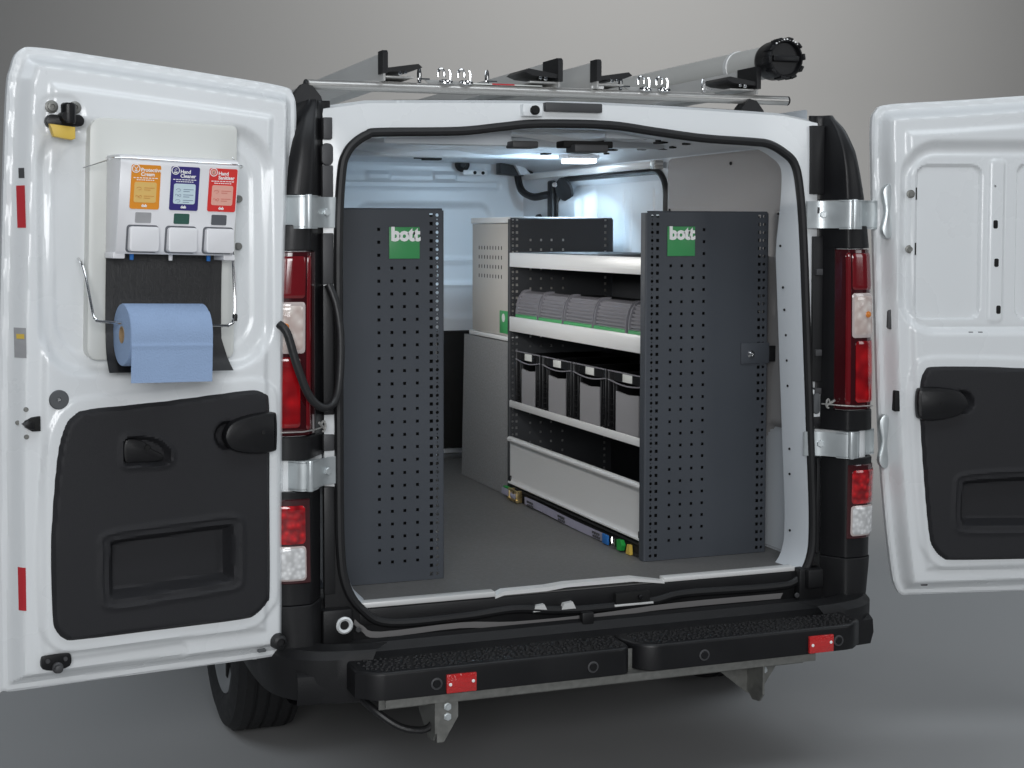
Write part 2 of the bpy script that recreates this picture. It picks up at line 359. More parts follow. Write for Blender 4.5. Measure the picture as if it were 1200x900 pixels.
for s in (-1, 1):
    BX('windscreen_pillar', s * .90 - .04, s * .90 + .04, 3.0, 3.1, .9, 1.75, m='black')
    BX('cab_window', s * .976 - .004, s * .976 + .004, 3.0, 3.8, 1.05, 1.55, m='void')

# rear pillars: section lofted along Z, covers and lamps are stretches of it
QS = spline([(.752, .010), (.790, .006), (.818, -.036), (.842, -.072), (.856, -.081), (.885, -.083), (.915, -.080), (.945, -.062), (.966, -.018), (.978, .05), (.982, .12)], 5, closed=False)
def pil(z, t, off, s):
    i = t * (len(QS) - 1); a = min(int(i), len(QS) - 2); f = i - a
    x, y = [QS[a][k] * (1 - f) + QS[a + 1][k] * f for k in (0, 1)]
    j = min(max(int(round(i)), 1), len(QS) - 2); tx, ty = QS[j + 1][0] - QS[j - 1][0], QS[j + 1][1] - QS[j - 1][1]; L = math.hypot(tx, ty)
    x += off * ty / L; y += -off * tx / L
    W = Wz(z); 
    if x > .80: x = .80 + (x - .80) * (W - .80) / (.982 - .80)
    g = 1 if z < 1.72 else max(.20, 1 - ((z - 1.72) / .262) ** 2.8)
    if z < .62: g *= 1 + (.62 - z) * .6
    return (s * x, y * g if y < 0 else y, z)
def pillar(name, z0, z1, m, s, t0=0, t1=1, off=0, nz=8, parent=van, lip=.014, label=None, nt=40):
    ts = np.linspace(t0, t1, nt); zs = np.linspace(z0, z1, nz)
    e = .0025
    zz = [z0, z0 + e] + list(zs[1:-1]) + [z1 - e, z1]; oo = [off - e] + [off] * (len(zz) - 2) + [off - e]
    rows = [[pil(zz[0], t, off - lip, s) for t in ts]] + [[pil(z, t, q, s) for t in ts] for z, q in zip(zz, oo)] + [[pil(zz[-1], t, off - lip, s) for t in ts]]
    rows = [[pil(min(max(r[0][2], z0), z1), t0, off - lip, s)] + r + [pil(r[0][2], t1, off - lip, s)] for r in rows]
    return part(name, MB().sheet(rows), m, parent, label=label)
def lens(name, t0, t1, z0, z1, m, s, parent, off, k=.36):
    poly = [(a / k, b) for a, b in rrect(t0 * k, t1 * k, z0, z1, .012, 5)]; poly = [(a * k, b) for a, b in poly]
    return part(name, field(poly, lambda X, Z, sd: off - .0015 + .002 * ramp(sd, .005), .005, lambda a, b, c: pil(b, a / k, c, s), -.004), m, parent)
for s in (-1, 1):
    pillar('corner_post', .90, 1.94, 'white' , s, .08, 1, -.018, 30); pillar('corner_post', .40, .899, 'bumper', s, .16, 1, -.018, 10)
    pillar('pillar_cover', 1.702, 1.962, 'black', s, .035, 1, 0, 22)
    pillar('pillar_cover', 1.553, 1.622, 'black', s, .035, 1, 0, 4)
    lamp = pillar('tail_lamp', 1.056, 1.550, 'dark_lens', s, .20, 1, -.001, 8); pillar('lamp_housing', 1.050, 1.556, 'black', s, .035, .215, .0005, 8)
    lens('brake_lens', .46, .88, 1.078, 1.268, 'brake', s, lamp, .0022)
    lens('reverse_lens_frame', .415, .80, 1.278, 1.416, 'frame_lens', s, lamp, .0022)
    lens('reverse_lens', .44, .775, 1.288, 1.406, 'clear_lens', s, lamp, .0042)
    lens('indicator_lens', .42, .88, 1.426, 1.538, 'red_lens', s, lamp, .0022)
    lens('chamfer_lens', .30, .40, 1.070, 1.540, 'red_lens', s, lamp, .0018)
    p = pil(1.350, .60, .0045, s); part('bulb', MB().lathe([(.0, 0), (.008, .001), (.010, .003), (.007, .005), (0, .006)], p, (0, -1, 0), 14), 'amber', lamp)
    pillar('pillar_cover', .990, 1.053, 'black', s, .035, 1, 0, 4)
    pillar('pillar_cover', .595, .905, 'black', s, .14, 1, .001, 8)
    low = pillar('lower_lamp', .655, .885, 'dark_lens', s, .36, .90, .0045, 5, lip=.006)
    lens('stop_lens', .425, .80, .764, .868, 'stop', s, low, .0075)
    lens('fog_lens_frame', .42, .805, .664, .758, 'frame_lens', s, low, .0070)
    lens('fog_lens', .435, .79, .669, .753, 'silver_lens', s, low, .0095)
    pillar('bumper_corner', .375, .594, 'bumper', s, .14, 1, .004, 8)
# small things in the hinge channel
def chan(name, s, z0, z1, w0, w1, m, y=-.001, d=.014, bev=.002):
    a, b = sorted((s * w0, s * w1)); return BX(name, a, b, y - d, y + .012, z0, z1, m=m, bev=bev)
chan('pillar_pad', -1, 1.856, 1.915, .763, .788, 'grille')
part('pillar_plug', MB().prism(rrect(-.792, -.760, 1.785, 1.845, .014), lambda a, b: (a, .0, b), lambda a, b: (a, -.012, b), .003), 'grille', van)
for z0, z1, m in ((1.695, 1.785, 'grille'), (1.46, 1.60, 'grille'), (1.10, 1.455, 'rubber'), (1.00, 1.045, 'grille'), (.60, .90, 'rubber')): chan('pillar_gasket', -1, z0, z1, .760, .790, m, d=.009)
for z0, z1, w0 in ((1.72, 1.93, .752), (1.14, 1.59, .764), (1.00, 1.03, .770), (.60, .90, .786)): chan('pillar_gasket', 1, z0, z1, w0, .798, 'rubber', d=.010)
for z in (1.66, 1.47, 1.22, 1.10): chan('clip', 1, z, z + .02, .770, .792, 'grille', d=.020)
chan('earth_bracket', 1, 1.03, 1.115, .752, .792, 'white', d=.014)
part('bracket_pad', MB().prism(rrect(.764, .786, 1.040, 1.105, .010), lambda a, b: (a, -.012, b), lambda a, b: (a, -.024, b), .003), 'grey', van)
for s in (-1, 1):
    part('lamp_cable', MB().tube([(s * .788, -.028, 1.072), (s * .83, -.075, 1.070), (s * .87, -.096, 1.068), (s * .93, -.092, 1.068)], .0022, 6), 'steel', van)
    m2 = MB(); m2.tube([(s * (.800 + .006 * math.cos(t)), -.045, 1.074 + .014 * math.sin(t)) for t in np.linspace(0, 5.2, 12)], .003, 6); m2.tube([(s * .795, -.04, 1.066), (s * .815, -.06, 1.086)], .004, 6)
    part('cable_clip', m2, 'steel', van)
# hinges: bent plate, knuckle, bolted plate on the door edge
for s in (-1, 1):
    for z0, z1 in ((1.615, 1.698), (.910, .985)):
        zc = (z0 + z1) / 2
        pts = spline([(.738, -.012), (.775, -.020), (.800, -.040), (.835, -.088), (.856, -.096), (.880, -.090), (.905, -.062), (.935, -.040), (.975, -.036)], 4, closed=False)
        m2 = MB(); n = len(pts); rows = []
        for (z, k) in ((z0, 0), (z0, 1), (z1, 1), (z1, 0)):
            rows.append([(s * x, y + (.006 if k == 0 else 0), z) for x, y in pts])
        rows.append(rows[0]); m2.sheet(rows)
        h = part('hinge', m2, 'zinc', van)
        for z in (z0 - .003, z1 - .003): part('hinge_flange', MB().prism([(s * x, y) for x, y in pts[10:]] + [(s * .975, -.018), (s * .93, -.018), (s * .88, -.066)], lambda a, b: (a, b, z), lambda a, b: (a, b, z + .006)), 'zinc', h)
        part('hinge_pin', MB().lathe([(.009, 0), (.010, .004), (.010, z1 - z0 + .002), (.009, z1 - z0 + .008)], (s * .850, -.098, z0 - .003), (0, 0, 1), 14), 'zinc', h)
        part('hinge_bolt', MB().disc((s * .785, -.028, zc), (-s * .4, -1, 0), .011, .007, 6), 'zinc', h)
# header furniture
BX('camera_housing', -.206, -.146, -.022, .01, 1.933, 1.968, m='white', bev=.003)
part('rear_camera', MB().disc((-.172, -.020, 1.950), (0, -1, 0), .0135, .014, 20), 'void', van)
BX('brake_light', -.134, .044, -.016, .02, 1.949, 1.975, m='grille', bev=.003)
# header latch and its cavity seen inside the top of the opening
BX('top_latch', -.045, .115, .06, .12, 1.852, 1.872, m='void', bev=.004)
BX('latch_body', -.022, .085, .03, .10, 1.838, 1.860, m='grille', bev=.004)
BX('top_catch', -.205, -.125, .06, .12, 1.848, 1.868, m='grille', bev=.004)
BX('header_beam', -.58, -.19, .108, .122, 1.856, 1.905, m='inner', bev=.004); BX('header_beam', .115, .50, .108, .122, 1.884, 1.915, m='inner', bev=.004)
BX('header_panel', -.60, .58, .105, .24, 1.900, 1.912, m='inner', bev=.004)
# sill: aluminium nosing, black sill trim, latch parts
sill = BX('sill_trim', -.69, .73, -.006, .05, .500, .549, m='bumper', bev=.006)
part('floor_nosing', MB().box(-.685, -.283, -.006, .03, .551, .566, bev=.002), 'whitealu', van)
part('floor_nosing', MB().box(.262, .715, -.004, .03, .549, .563, bev=.002), 'alu', van)
part('floor_nosing', MB().prism([(-.283, .553), (-.255, .565), (-.12, .566), (-.06, .571), (.16, .571), (.262, .553), (.262, .546), (.16, .560), (-.06, .560), (-.12, .554), (-.255, .553), (-.283, .545)], lambda a, b: (a, -.005, b), lambda a, b: (a, .03, b)), 'alu', van)
for x in (-.150, -.060): part('latch_tongue', MB().prism([(x - .022, .500), (x - .014, .517), (x + .014, .520), (x + .024, .500)], lambda a, b: (a, -.022, b), lambda a, b: (a, .0, b)), 'whitealu', van)
BX('striker_box', .092, .205, -.024, .0, .500, .533, m='void'); BX('striker_plate', .088, .215, -.026, .0, .494, .500, m='whitealu', bev=.001)
part('striker_pin', MB().disc((.17, -.022, .518), (0, -1, 0), .007, .012), 'black', van)
part('sill_lip', MB().sheet([[(x, -.014, z + .010) for x, z in L] for L in [spline([(-.705, .515), (-.68, .493), (-.63, .473), (-.39, .478), (-.229, .466), (.015, .466), (.297, .477), (.667, .476)], 4, False)]] + [[(x, .004, z - .006) for x, z in spline([(-.705, .507), (-.68, .483), (-.63, .463), (-.39, .468), (-.229, .456), (.015, .456), (.297, .467), (.667, .466)], 4, False)]]), 'lining', van)  # lip is white paint; its shade is put into the grey and tilt
BX('lip_stop', -.025, .012, -.045, -.02, .455, .490, m='rubber')
# bumper: top apron, bar, corners
def bump_prof(x):
    b = .035 * (1 - min(1, abs(x) / .9) ** 3)
    return [(-.02, .468), (-.040, .462), (-.055, .440), (-.10, .432), (-.13 - b, .430), (-.15 - b, .418), (-.155 - b, .38), (-.14 - b, .34), (-.05, .32), (.1, .32)]
xs = np.linspace(-.90, .90, 25)
part('bumper_bar', MB().sheet([[(x, y, z) for y, z in bump_prof(x)] for x in xs]), 'bumper', van)
for s in (-1, 1):
    # rounded bumper end wrapping the corner
    secs = []
    for (x, y) in spline([(.70, -.185), (.80, -.172), (.875, -.145), (.93, -.09), (.962, -.01), (.972, .12), (.972, .30)], 4, False):
        nx, ny = (x - .75), y; L = math.hypot(nx, ny + .0) or 1
        secs.append([(s * (x - .06), y + .06 if y < -.05 else y, .485), (s * (x - .014), y + .012, .482), (s * x, y, .462), (s * x, y, .40), (s * (x - .012), y + .008, .345), (s * (x - .05), y + .05, .325)])
    part('bumper_end', MB().sheet(secs), 'bumper', van)
    BX('corner_block', *sorted((s * .715, s * .80)), -.03, .01, .455, .56, m='bumper', bev=.008)
part('round_plug', MB().lathe([(.022, 0), (.024, .010), (.019, .014), (.013, .010), (.012, .004)], (-.741, -.030, .517), (0, -1, 0), 24), 'white', van)
part('plug_core', MB().disc((-.741, -.030, .517), (0, -1, 0), .0125, .010, 16), 'void', van)
part('screw', MB().disc((-.700, -.030, .500), (0, -1, 0), .008, .006, 12), 'grille', van)
part('screw', MB().disc((.705, -.030, .480), (0, -1, 0), .008, .006, 12), 'grille', van)
BX('corner_cap', .735, .79, -.05, .0, .50, .56, m='bumper', bev=.006)
# wheels
def wheel(s, y):
    xo = s * .958; ax = (-s, 0, 0)
    prof = [(.205, .022), (.235, .004), (.275, 0), (.312, .012), (.325, .030)]
    h = .030
    for g in range(4): prof += [(.330, h + .004), (.331, h + .030), (.322, h + .032), (.322, h + .039)]; h += .040
    prof += [(.330, h + .002), (.325, h + .018), (.300, .214), (.24, .216), (.205, .20)]
    root = part('wheel', MB().lathe([(.06, .10), (.16, .11), (.16, .17), (.06, .18)], (xo, y, .331), ax, 24), 'void', van)
    part('tyre', MB().lathe(prof, (xo, y, .331), ax, 72, closed=True), 'tyre', root)
    part('rim', MB().lathe([(.0, .030), (.05, .028), (.06, .034), (.13, .040), (.175, .030), (.195, .016), (.212, .014), (.214, .030), (.205, .05)], (xo, y, .331), ax, 40), 'rim', root)
    m2 = MB()
    for k in range(10):
        a = 2 * math.pi * k / 10; m2.box(-.006, .006, -.012, .012, .08, .17, .003)
        for i in range(len(m2.v) - (len(m2.v) // (k + 1)), len(m2.v)):
            x, yy, z = m2.v[i]; m2.v[i] = (xo - s * (.034 + x), y + yy * math.cos(a) - z * math.sin(a), .331 + yy * math.sin(a) + z * math.cos(a))
    part('rim_slot', m2, 'void', root)
for s in (-1, 1):
    for y in (.75, 3.85): wheel(s, y)

# ------------------------------------------------------------------ interior lining of the van
mb = MB().box(-.82, .82, .0, 2.60, .535, .552); cf = part('cargo_floor', mb, 'floor', van)
def hbulk(X, Z, sd):
    h = np.zeros_like(X)
    for x0, x1 in ((-.76, -.08), (-.02, .66)): h -= .022 * ramp(sdr(X, Z, x0, x1, 1.20, 1.745, .07), .03)
    h -= .012 * ramp(sdr(X, Z, -.80, .70, 1.80, 1.845, .02), .015); h -= .010 * ramp(sdr(X, Z, -.7, .62, 1.865, 1.93, .025), .02)
    for x in (-.5, .1, .42): h += .012 * ramp(sdr(X, Z, x - .06, x + .06, 1.835, 1.885, .01), .012)
    h += .010 * np.exp(-((Z - 1.47) / .012) ** 2) + .010 * np.exp(-((Z - 1.36) / .012) ** 2)
    return h
part('bulkhead', field(rrect(-.82, .84, .552, 1.99, .05), hbulk, .009, lambda a, b, c: (a, 2.52 - c, b)), 'inner', van)
BX('bulkhead_lower_cover', -.78, .80, 2.47, 2.505, .60, 1.148, m='void', bev=.01)
BX('bulkhead_foot', -.80, .80, 2.47, 2.51, .552, .575, m='grey', bev=.004)
part('bulkhead_plug', MB().lathe([(.034, 0), (.036, .010), (.028, .016), (.016, .012), (.012, .018), (0, .018)], (.497, 2.505, 1.918), (0, -1, 0), 24), 'rubber', van)
BX('bulkhead_bracket', .50, .62, 2.485, 2.51, 1.868, 1.892, m='white', bev=.004)
part('bracket_hole', MB().disc((.555, 2.484, 1.88), (0, -1, 0), .008, .003).disc((.595, 2.484, 1.879), (0, -1, 0), .008, .003), 'void', van)
# walls
def hwallL(X, Z, sd): return .015 * ramp(sdr(X, Z, .2, 1.1, .9, 1.75, .08), .04) + .015 * ramp(sdr(X, Z, 1.2, 2.4, .9, 1.75, .08), .04)
part('inner_wall', field(rrect(.11, 2.54, .54, 1.99, .01), hwallL, .03, lambda a, b, c: (-.815 - c - max(0, b - 1.5) * .10, a, b)), 'inner', van)
def hwallR(X, Z, sd):
    return .055 * ramp(sdr(X, Z, 1.075, 2.07, .60, 1.822, .09), .02)
part('inner_wall', field(rrect(.11, 2.54, .54, 1.99, .01), hwallR, .014, lambda a, b, c: (.812 + c, a, b)), 'inner', van)
def hslide(X, Z, sd):
    h = np.zeros_like(X)
    for y in (1.17, 1.25, 1.46, 1.52): h -= .008 * np.exp(-((X - y - (Z - 1.6) * .03) / .006) ** 2) * np.clip((1.79 - Z) * 30, 0, 1)
    h += .045 * ramp(sdr(X, Z, 1.78, 2.1, .5, 1.80, .05), .05) + .02 * ramp(sdr(X, Z, 1.84, 2.1, .5, 1.77, .05), .04)
    return h
part('sliding_door', field(rrect(1.06, 2.08, .58, 1.83, .08), hslide, .008, lambda a, b, c: (.856 - c, a, b)), 'inner', van)
part('sliding_door_seal', MB().tube([(.805, a, b) for a, b in rrect(1.055, 2.09, .585, 1.836, .09, 8)], .012, 8, closed=True, up=(1, 0, 0)), 'rubber', van)
BX('sliding_door_rail', .765, .795, 1.10, 2.50, 1.846, 1.872, m='whitealu', bev=.003)
BX('rail_end', .760, .797, 1.06, 1.10, 1.842, 1.876, m='steel', bev=.003)
part('wall_lining', field(rrect(.17, 1.03, .56, 1.878, .03), lambda X, Z, sd: .006 * ramp(sd, .01) - .02 * ramp(sdr(X, Z, .10, .36, .50, .98, .1), .02), .012, lambda a, b, c: (.800 - c, a, b), -.01), 'lining', van)
part('lining_screw', MB().disc((.793, 1.0, 1.66), (-1, 0, 0), .006, .004, 10).disc((.793, 1.0, 1.685), (-1, 0, 0), .006, .004, 10).disc((.793, .55, 1.84), (-1, 0, 0), .006, .004, 10), 'void', van)
# dark seals and grab handle where bulkhead meets the sliding door
BX('pillar_seal', .782, .806, 2.105, 2.165, 1.05, 1.835, m='rubber', bev=.01)
part('belt_hook', MB().tube(spline([(.74, 2.42, 1.875), (.745, 2.38, 1.80), (.76, 2.28, 1.765), (.785, 2.20, 1.770), (.792, 2.14, 1.775)], 5, False), .017, 8), 'rubber', van)
part('grab_handle', MB().prism([(.70, 1.975), (.725, 1.97), (.80, 1.90), (.90, 1.905), (.93, 1.88), (.80, 1.862), (.70, 1.872)], lambda a, b: (a - .05, 2.40, b), lambda a, b: (a - .05, 2.46, b), .004), 'rubber', van)
part('handle_strap', MB().prism([(.73, 1.965), (.76, 1.955), (.84, 1.87), (.79, 1.868)], lambda a, b: (a - .05, 2.37, b), lambda a, b: (a - .05, 2.40, b), .004), 'inner', van)
part('wall_knob', MB().lathe([(.018, 0), (.032, .01), (.030, .025), (.015, .03)], (.80, 2.26, 1.655), (-1, 0, 0), 16), 'rubber', van)
part('belt_guide', MB().lathe([(.055, 0), (.05, .010), (.02, .016)], (.79, 1.98, 1.79), (-.9, -.3, -.3), 16), 'rubber', van)
part('belt_bolt', MB().disc((.755, 2.0, 1.81), (-.6, -.8, 0), .012, .02, 10), 'chrome', van)
# ceiling with ribs
def hceil(X, Y, sd):
    h = .012 * ramp(sdr(X, Y, -.68, .60, .34, .80, .05), .03) + .012 * ramp(sdr(X, Y, -.68, .60, .95, 1.55, .05), .03) + .012 * ramp(sdr(X, Y, -.68, .60, 1.7, 2.4, .05), .03)
    h -= .045 * np.clip((np.abs(X) - .60) / .22, 0, 1) ** 2
    h += .010 * np.sin(X * 14) * ramp(sdr(X, Y, -.6, .55, .36, 2.3, .05), .08)
    return h
ceil = part('ceiling', field(rrect(-.84, .84, .11, 2.54, .01), hceil, .02, lambda a, b, c: (a, b, 1.925 + c)), 'inner', van)
m2 = MB()
for (x, y, w, d) in ((.66, 1.22, .03, .035), (.70, 1.36, .014, .03), (.70, 1.55, .014, .03), (.70, 1.05, .03, .02), (.72, .93, .06, .014), (.72, .84, .016, .03), (.60, .72, .014, .02), (.70, .70, .02, .03), (.66, .52, .05, .016), (.62, .42, .05, .016), (.35, .52, .05, .02), (.71, 1.75, .03, .03), (.2, 2.1, .12, .03), (.25, 2.2, .08, .05), (.60, .90, .012, .012), (.58, 1.1, .012, .012), (.5, .62, .012, .012), (.55, 1.62, .03, .05), (.45, 1.75, .05, .03), (.60, 1.85, .03, .06), (.50, .95, .04, .03), (.40, .80, .05, .02), (.30, 1.15, .03, .03), (.62, 1.12, .02, .05), (.56, .60, .04, .03), (.64, .78, .03, .06), (.48, .46, .07, .02)):
    zz = 1.925 - .045 * min(1, max(0, (abs(x) - .60) / .22)) ** 2
    m2.box(x - w / 2, x + w / 2, y - d / 2, y + d / 2, zz - .006, zz + .014, .002)
part('ceiling_slot', m2, 'void', van)
BX('roof_cross_rib', -.70, .70, .86, .93, 1.905, 1.935, m='inner', bev=.008)
BX('roof_cross_rib', -.70, .70, 1.66, 1.74, 1.905, 1.935, m='inner', bev=.008)
# lit LED lamp under the roof (its own light)
BX('lamp_base', .585, .725, 1.475, 1.575, 1.898, 1.918, m='dispenser', bev=.006)
part('lamp_lens', MB().box(.595, .715, 1.480, 1.570, 1.882, 1.899, .006), 'led', van)
l = bpy.data.lights.new('interior_lamp', 'AREA'); l.shape = 'RECTANGLE'; l.size = .11; l.size_y = .08; l.energy = 8.5; l.color = (.58, .80, 1); l.spread = R(160)
lo = bpy.data.objects.new('interior_lamp', l); COL.objects.link(lo); lo.location = (.65, 1.525, 1.876)
lo.rotation_euler = Vector((-.46, .34, -.82)).to_track_quat('-Z', 'Y').to_euler()

# jamb holes and brackets on the visible right jamb
m2 = MB()
for z in (1.66, 1.56, 1.43, 1.36, 1.28, 1.20, 1.12, .92, .84, .66): 
    k = float(np.interp(z, [.6, .95, 1.27, 1.53, 1.7], [.745, .738, .722, .700, .685])); m2.disc((k, .072, z), (-1, -.16, 0), .004 if random.random() < .7 else .006, .003, 10)
part('jamb_hole', m2, 'void', van)

# ================================================================== REAR DOORS (parts of the van)
HL, AL, KL = (-.8914, -.110), 190, .987; HR, AR = (.90, -.06), 163
ML = Matrix.Translation((HL[0], HL[1], 1.6)) @ Matrix.Rotation(R(AL), 4, 'Z') @ Matrix.Scale(KL, 4) @ Matrix.Translation((0, 0, -1.6))
MR = Matrix.Translation((HR[0], HR[1], 0)) @ Matrix.Rotation(R(AR), 4, 'Z')
mapL = lambda u, z, n: (u, n, z)
mapR = lambda u, z, n: (-u, n, z)
POLY_L = spline([(.775, .490), (.766, .456), (.70, .4505), (.561, .449), (.216, .442), (.035, .440), (.004, .450), (-.004, .49), (-.010, 1.07), (-.021, 1.538), (-.030, 1.816), (-.034, 1.93), (-.024, 1.978), (.010, 1.997), (.201, 2.018), (.496, 2.047), (.655, 2.060), (.700, 2.052), (.722, 2.010), (.737, 1.90), (.761, 1.333), (.770, .90)], 5)
POLY_R = spline([(.830, .520), (.815, .478), (.76, .470), (.562, .464), (.22, .455), (.168, .455), (.148, .480), (.135, .528), (.110, .719), (.087, .99), (.066, 1.45), (.053, 1.794), (.050, 1.94), (.062, 1.980), (.10, 2.0), (.30, 2.013), (.53, 2.029), (.72, 2.043), (.765, 2.02), (.785, 1.90), (.81, 1.30)], 5)
TRIM_L = spline([(.661, .650), (.663, .823), (.645, 1.035), (.624, 1.119), (.600, 1.148), (.560, 1.162), (.37, 1.171), (.16, 1.186), (.115, 1.186), (.088, 1.172), (.078, 1.135), (.079, .90), (.080, .646), (.088, .612), (.115, .583), (.167, .571), (.4, .574), (.590, .576), (.632, .584), (.655, .612)], 4)
TRIM_R = spline([(.187, 1.060), (.189, 1.140), (.200, 1.172), (.228, 1.189), (.40, 1.188), (.62, 1.178), (.70, 1.165), (.728, 1.13), (.745, .95), (.755, .66), (.745, .60), (.700, .580), (.53, .579), (.31, .577), (.268, .586), (.240, .615), (.224, .660), (.205, .830)], 4)
def outer(sd):
    return -.065 + .006 * ramp(sd, .006) + .049 * ramp(sd, .040, .016) + .010 * ramp(sd, .022, .085)
def hL(X, Z, sd):
    h = outer(sd)
    h -= .026 * ramp(sdr(X, Z, .052, .684, 1.235, 1.888, .125), .034) + .006 * ramp(sdr(X, Z, .105, .640, 1.285, 1.835, .10), .014)
    h -= .004 * ramp(sdr(X, Z, .555, .68, 1.83, 1.945, .05), .012)
    t = sdpoly(X, Z, TRIM_L)[0]
    h += .006 * ramp(t - .034, .012) - .060 * ramp(t, .02, .012)
    h -= .008 * ramp(sdr(X, Z, .30, .66, .478, .535, .025), .014)
    return h
def hR(X, Z, sd):
    h = outer(sd)
    h -= .024 * ramp(sdr(X, Z, .118, .73, 1.280, 1.892, .12), .036)
    h += .006 * ramp(sdr(X, Z, .150, .70, 1.305, 1.850, .09), .012)
    h -= .010 * (ramp(sdr(X, Z, .176, .384, 1.330, 1.812, .035), .006) + ramp(sdr(X, Z, .492, .69, 1.330, 1.818, .035), .006))
    h += .006 * ramp(sdr(X, Z, .402, .458, 1.318, 1.832, .02), .010)
    t = sdpoly(X, Z, TRIM_R)[0]
    h += .006 * ramp(t - .034, .012) - .060 * ramp(t, .02, .012)
    return h
def sample(h, poly, u, z):
    X, Z = np.array([u]), np.array([z]); return float(h(X, Z, sdpoly(X, Z, poly)[0])[0])
door_L = part('rear_door', field(POLY_L, hL, .0055, mapL, -.080), 'white', van, ML, smooth=30)
door_L['label'] = 'open rear door carrying the hand cleaner station'
door_R = part('rear_door', field(POLY_R, hR, .0055, mapR, -.080), 'white', van, MR, smooth=30)
door_R['label'] = 'open rear door with bare pressed inner panel'
for d, poly, mp, mx in ((door_L, POLY_L, mapL, ML), (door_R, POLY_R, mapR, MR)):
    part('outer_skin', MB().prism(poly, lambda a, b: mp(a, b, -.080), lambda a, b: mp(a, b, -.086)), 'white', d, mx)
class DF:
    def __init__(s, door, mp, mx, h, poly): s.d, s.mp, s.mx, s.h, s.poly = door, mp, mx, h, poly
    def plate(s, name, poly, n0, n1, m, bev=.002, parent=None):
        return part(name, MB().prism(poly, lambda a, b: s.mp(a, b, n0), lambda a, b: s.mp(a, b, n1), bev), m, parent or s.d, s.mx)
    def disc(s, name, u, z, r, n0, hgt, m, n=24, prof=None, parent=None):
        q = prof or [(r, 0), (r, hgt * .7), (r * .85, hgt)]
        return part(name, MB().lathe(q, s.mp(u, z, n0), (0, 1, 0), n), m, parent or s.d, s.mx)
    def tube(s, name, pts, r, m, n=8, parent=None): return part(name, MB().tube([s.mp(u, z, k) for u, z, k in pts], r, n), m, parent or s.d, s.mx)
    def sticker(s, name, u0, u1, z0, z1, m, lift=.0015):
        g = [[s.mp(u, z, sample(s.h, s.poly, u, z) + lift) for u in np.linspace(u0, u1, 4)] for z in np.linspace(z0, z1, 8)]
        e = [[s.mp(u, z, sample(s.h, s.poly, u, z) - .002) for u in np.linspace(u0, u1, 4)] for z in np.linspace(z0, z1, 8)]
        return part(name, MB().sheet(g).sheet(e), m, s.d, s.mx)
dl = DF(door_L, mapL, ML, hL, POLY_L); dr = DF(door_R, mapR, MR, hR, POLY_R)
# --- trims with pocket, handle recess
def htrimL(X, Z, sd):
    h = .004 + .014 * ramp(sd, .014)
    pk = sdpoly(X, Z, PK_L)[0]
    h += .004 * ramp(pk - .030, .014) - .005 * ramp(pk - .016, .008) - .045 * ramp(pk, .022, .002)
    hd = sdpoly(X, Z, HD_L)[0]
    h += .005 * ramp(hd - .014, .012) - .030 * ramp(hd, .012)
    c = np.hypot(X - .198, Z - 1.070) - .041
    h -= .030 * ramp(c, .016)
    return h
PK_L = spline([(.520, .690), (.518, .800), (.505, .826), (.34, .834), (.20, .838), (.180, .820), (.178, .740), (.182, .690), (.198, .678), (.34, .672), (.495, .668)], 4)
HD_L = spline([(.474, 1.080), (.440, 1.086), (.390, 1.075), (.358, 1.048), (.352, 1.020), (.372, 1.006), (.44, 1.008), (.476, 1.012), (.480, 1.04)], 4)
trim = part('door_trim', field(TRIM_L, htrimL, .0055, mapL, -.030), 'trim', door_L, ML, smooth=32)
dl.plate('pull_handle', spline([(.468, 1.074), (.425, 1.070), (.405, 1.050), (.372, 1.030), (.380, 1.014), (.44, 1.015), (.470, 1.02)], 4), -.012, .006, 'black', .004)
dl.disc('handle_screw', .412, 1.052, .008, .0, .008, 'void')
KN = spline([(.216, 1.076), (.196, 1.106), (.140, 1.122), (.082, 1.126), (.070, 1.112), (.070, 1.040), (.078, 1.022), (.13, 1.020), (.186, 1.030), (.210, 1.050)], 4)
dl.plate('strap_paddle', KN, .018, .046, 'black', .010)
dl.disc('paddle_screw', .112, 1.075, .006, .044, .004, 'void', 12)
def htrimR(X, Z, sd):
    h = .004 + .014 * ramp(sd, .014)
    pk = sdpoly(X, Z, PK_R)[0]
    h += .004 * ramp(pk - .030, .014) - .005 * ramp(pk - .016, .008) - .045 * ramp(pk, .022, .002)
    c = np.hypot(X - .320, Z - 1.076) - .040
    return h - .026 * ramp(c, .016)
PK_R = spline([(.318, .720), (.322, .812), (.342, .834), (.50, .844), (.64, .846), (.665, .82), (.67, .76), (.665, .71), (.64, .688), (.50, .684), (.34, .686), (.324, .698)], 4)
part('door_trim', field(TRIM_R, htrimR, .0055, mapR, -.030), 'trim', door_R, MR, smooth=32)
KR = spline([(.330, 1.076), (.305, 1.112), (.250, 1.124), (.190, 1.124), (.172, 1.110), (.172, 1.045), (.184, 1.026), (.235, 1.024), (.295, 1.036), (.322, 1.055)], 4)
dr.plate('strap_paddle', KR, .018, .046, 'black', .010)
dr.disc('paddle_screw', .245, 1.076, .005, .044, .004, 'void', 12)
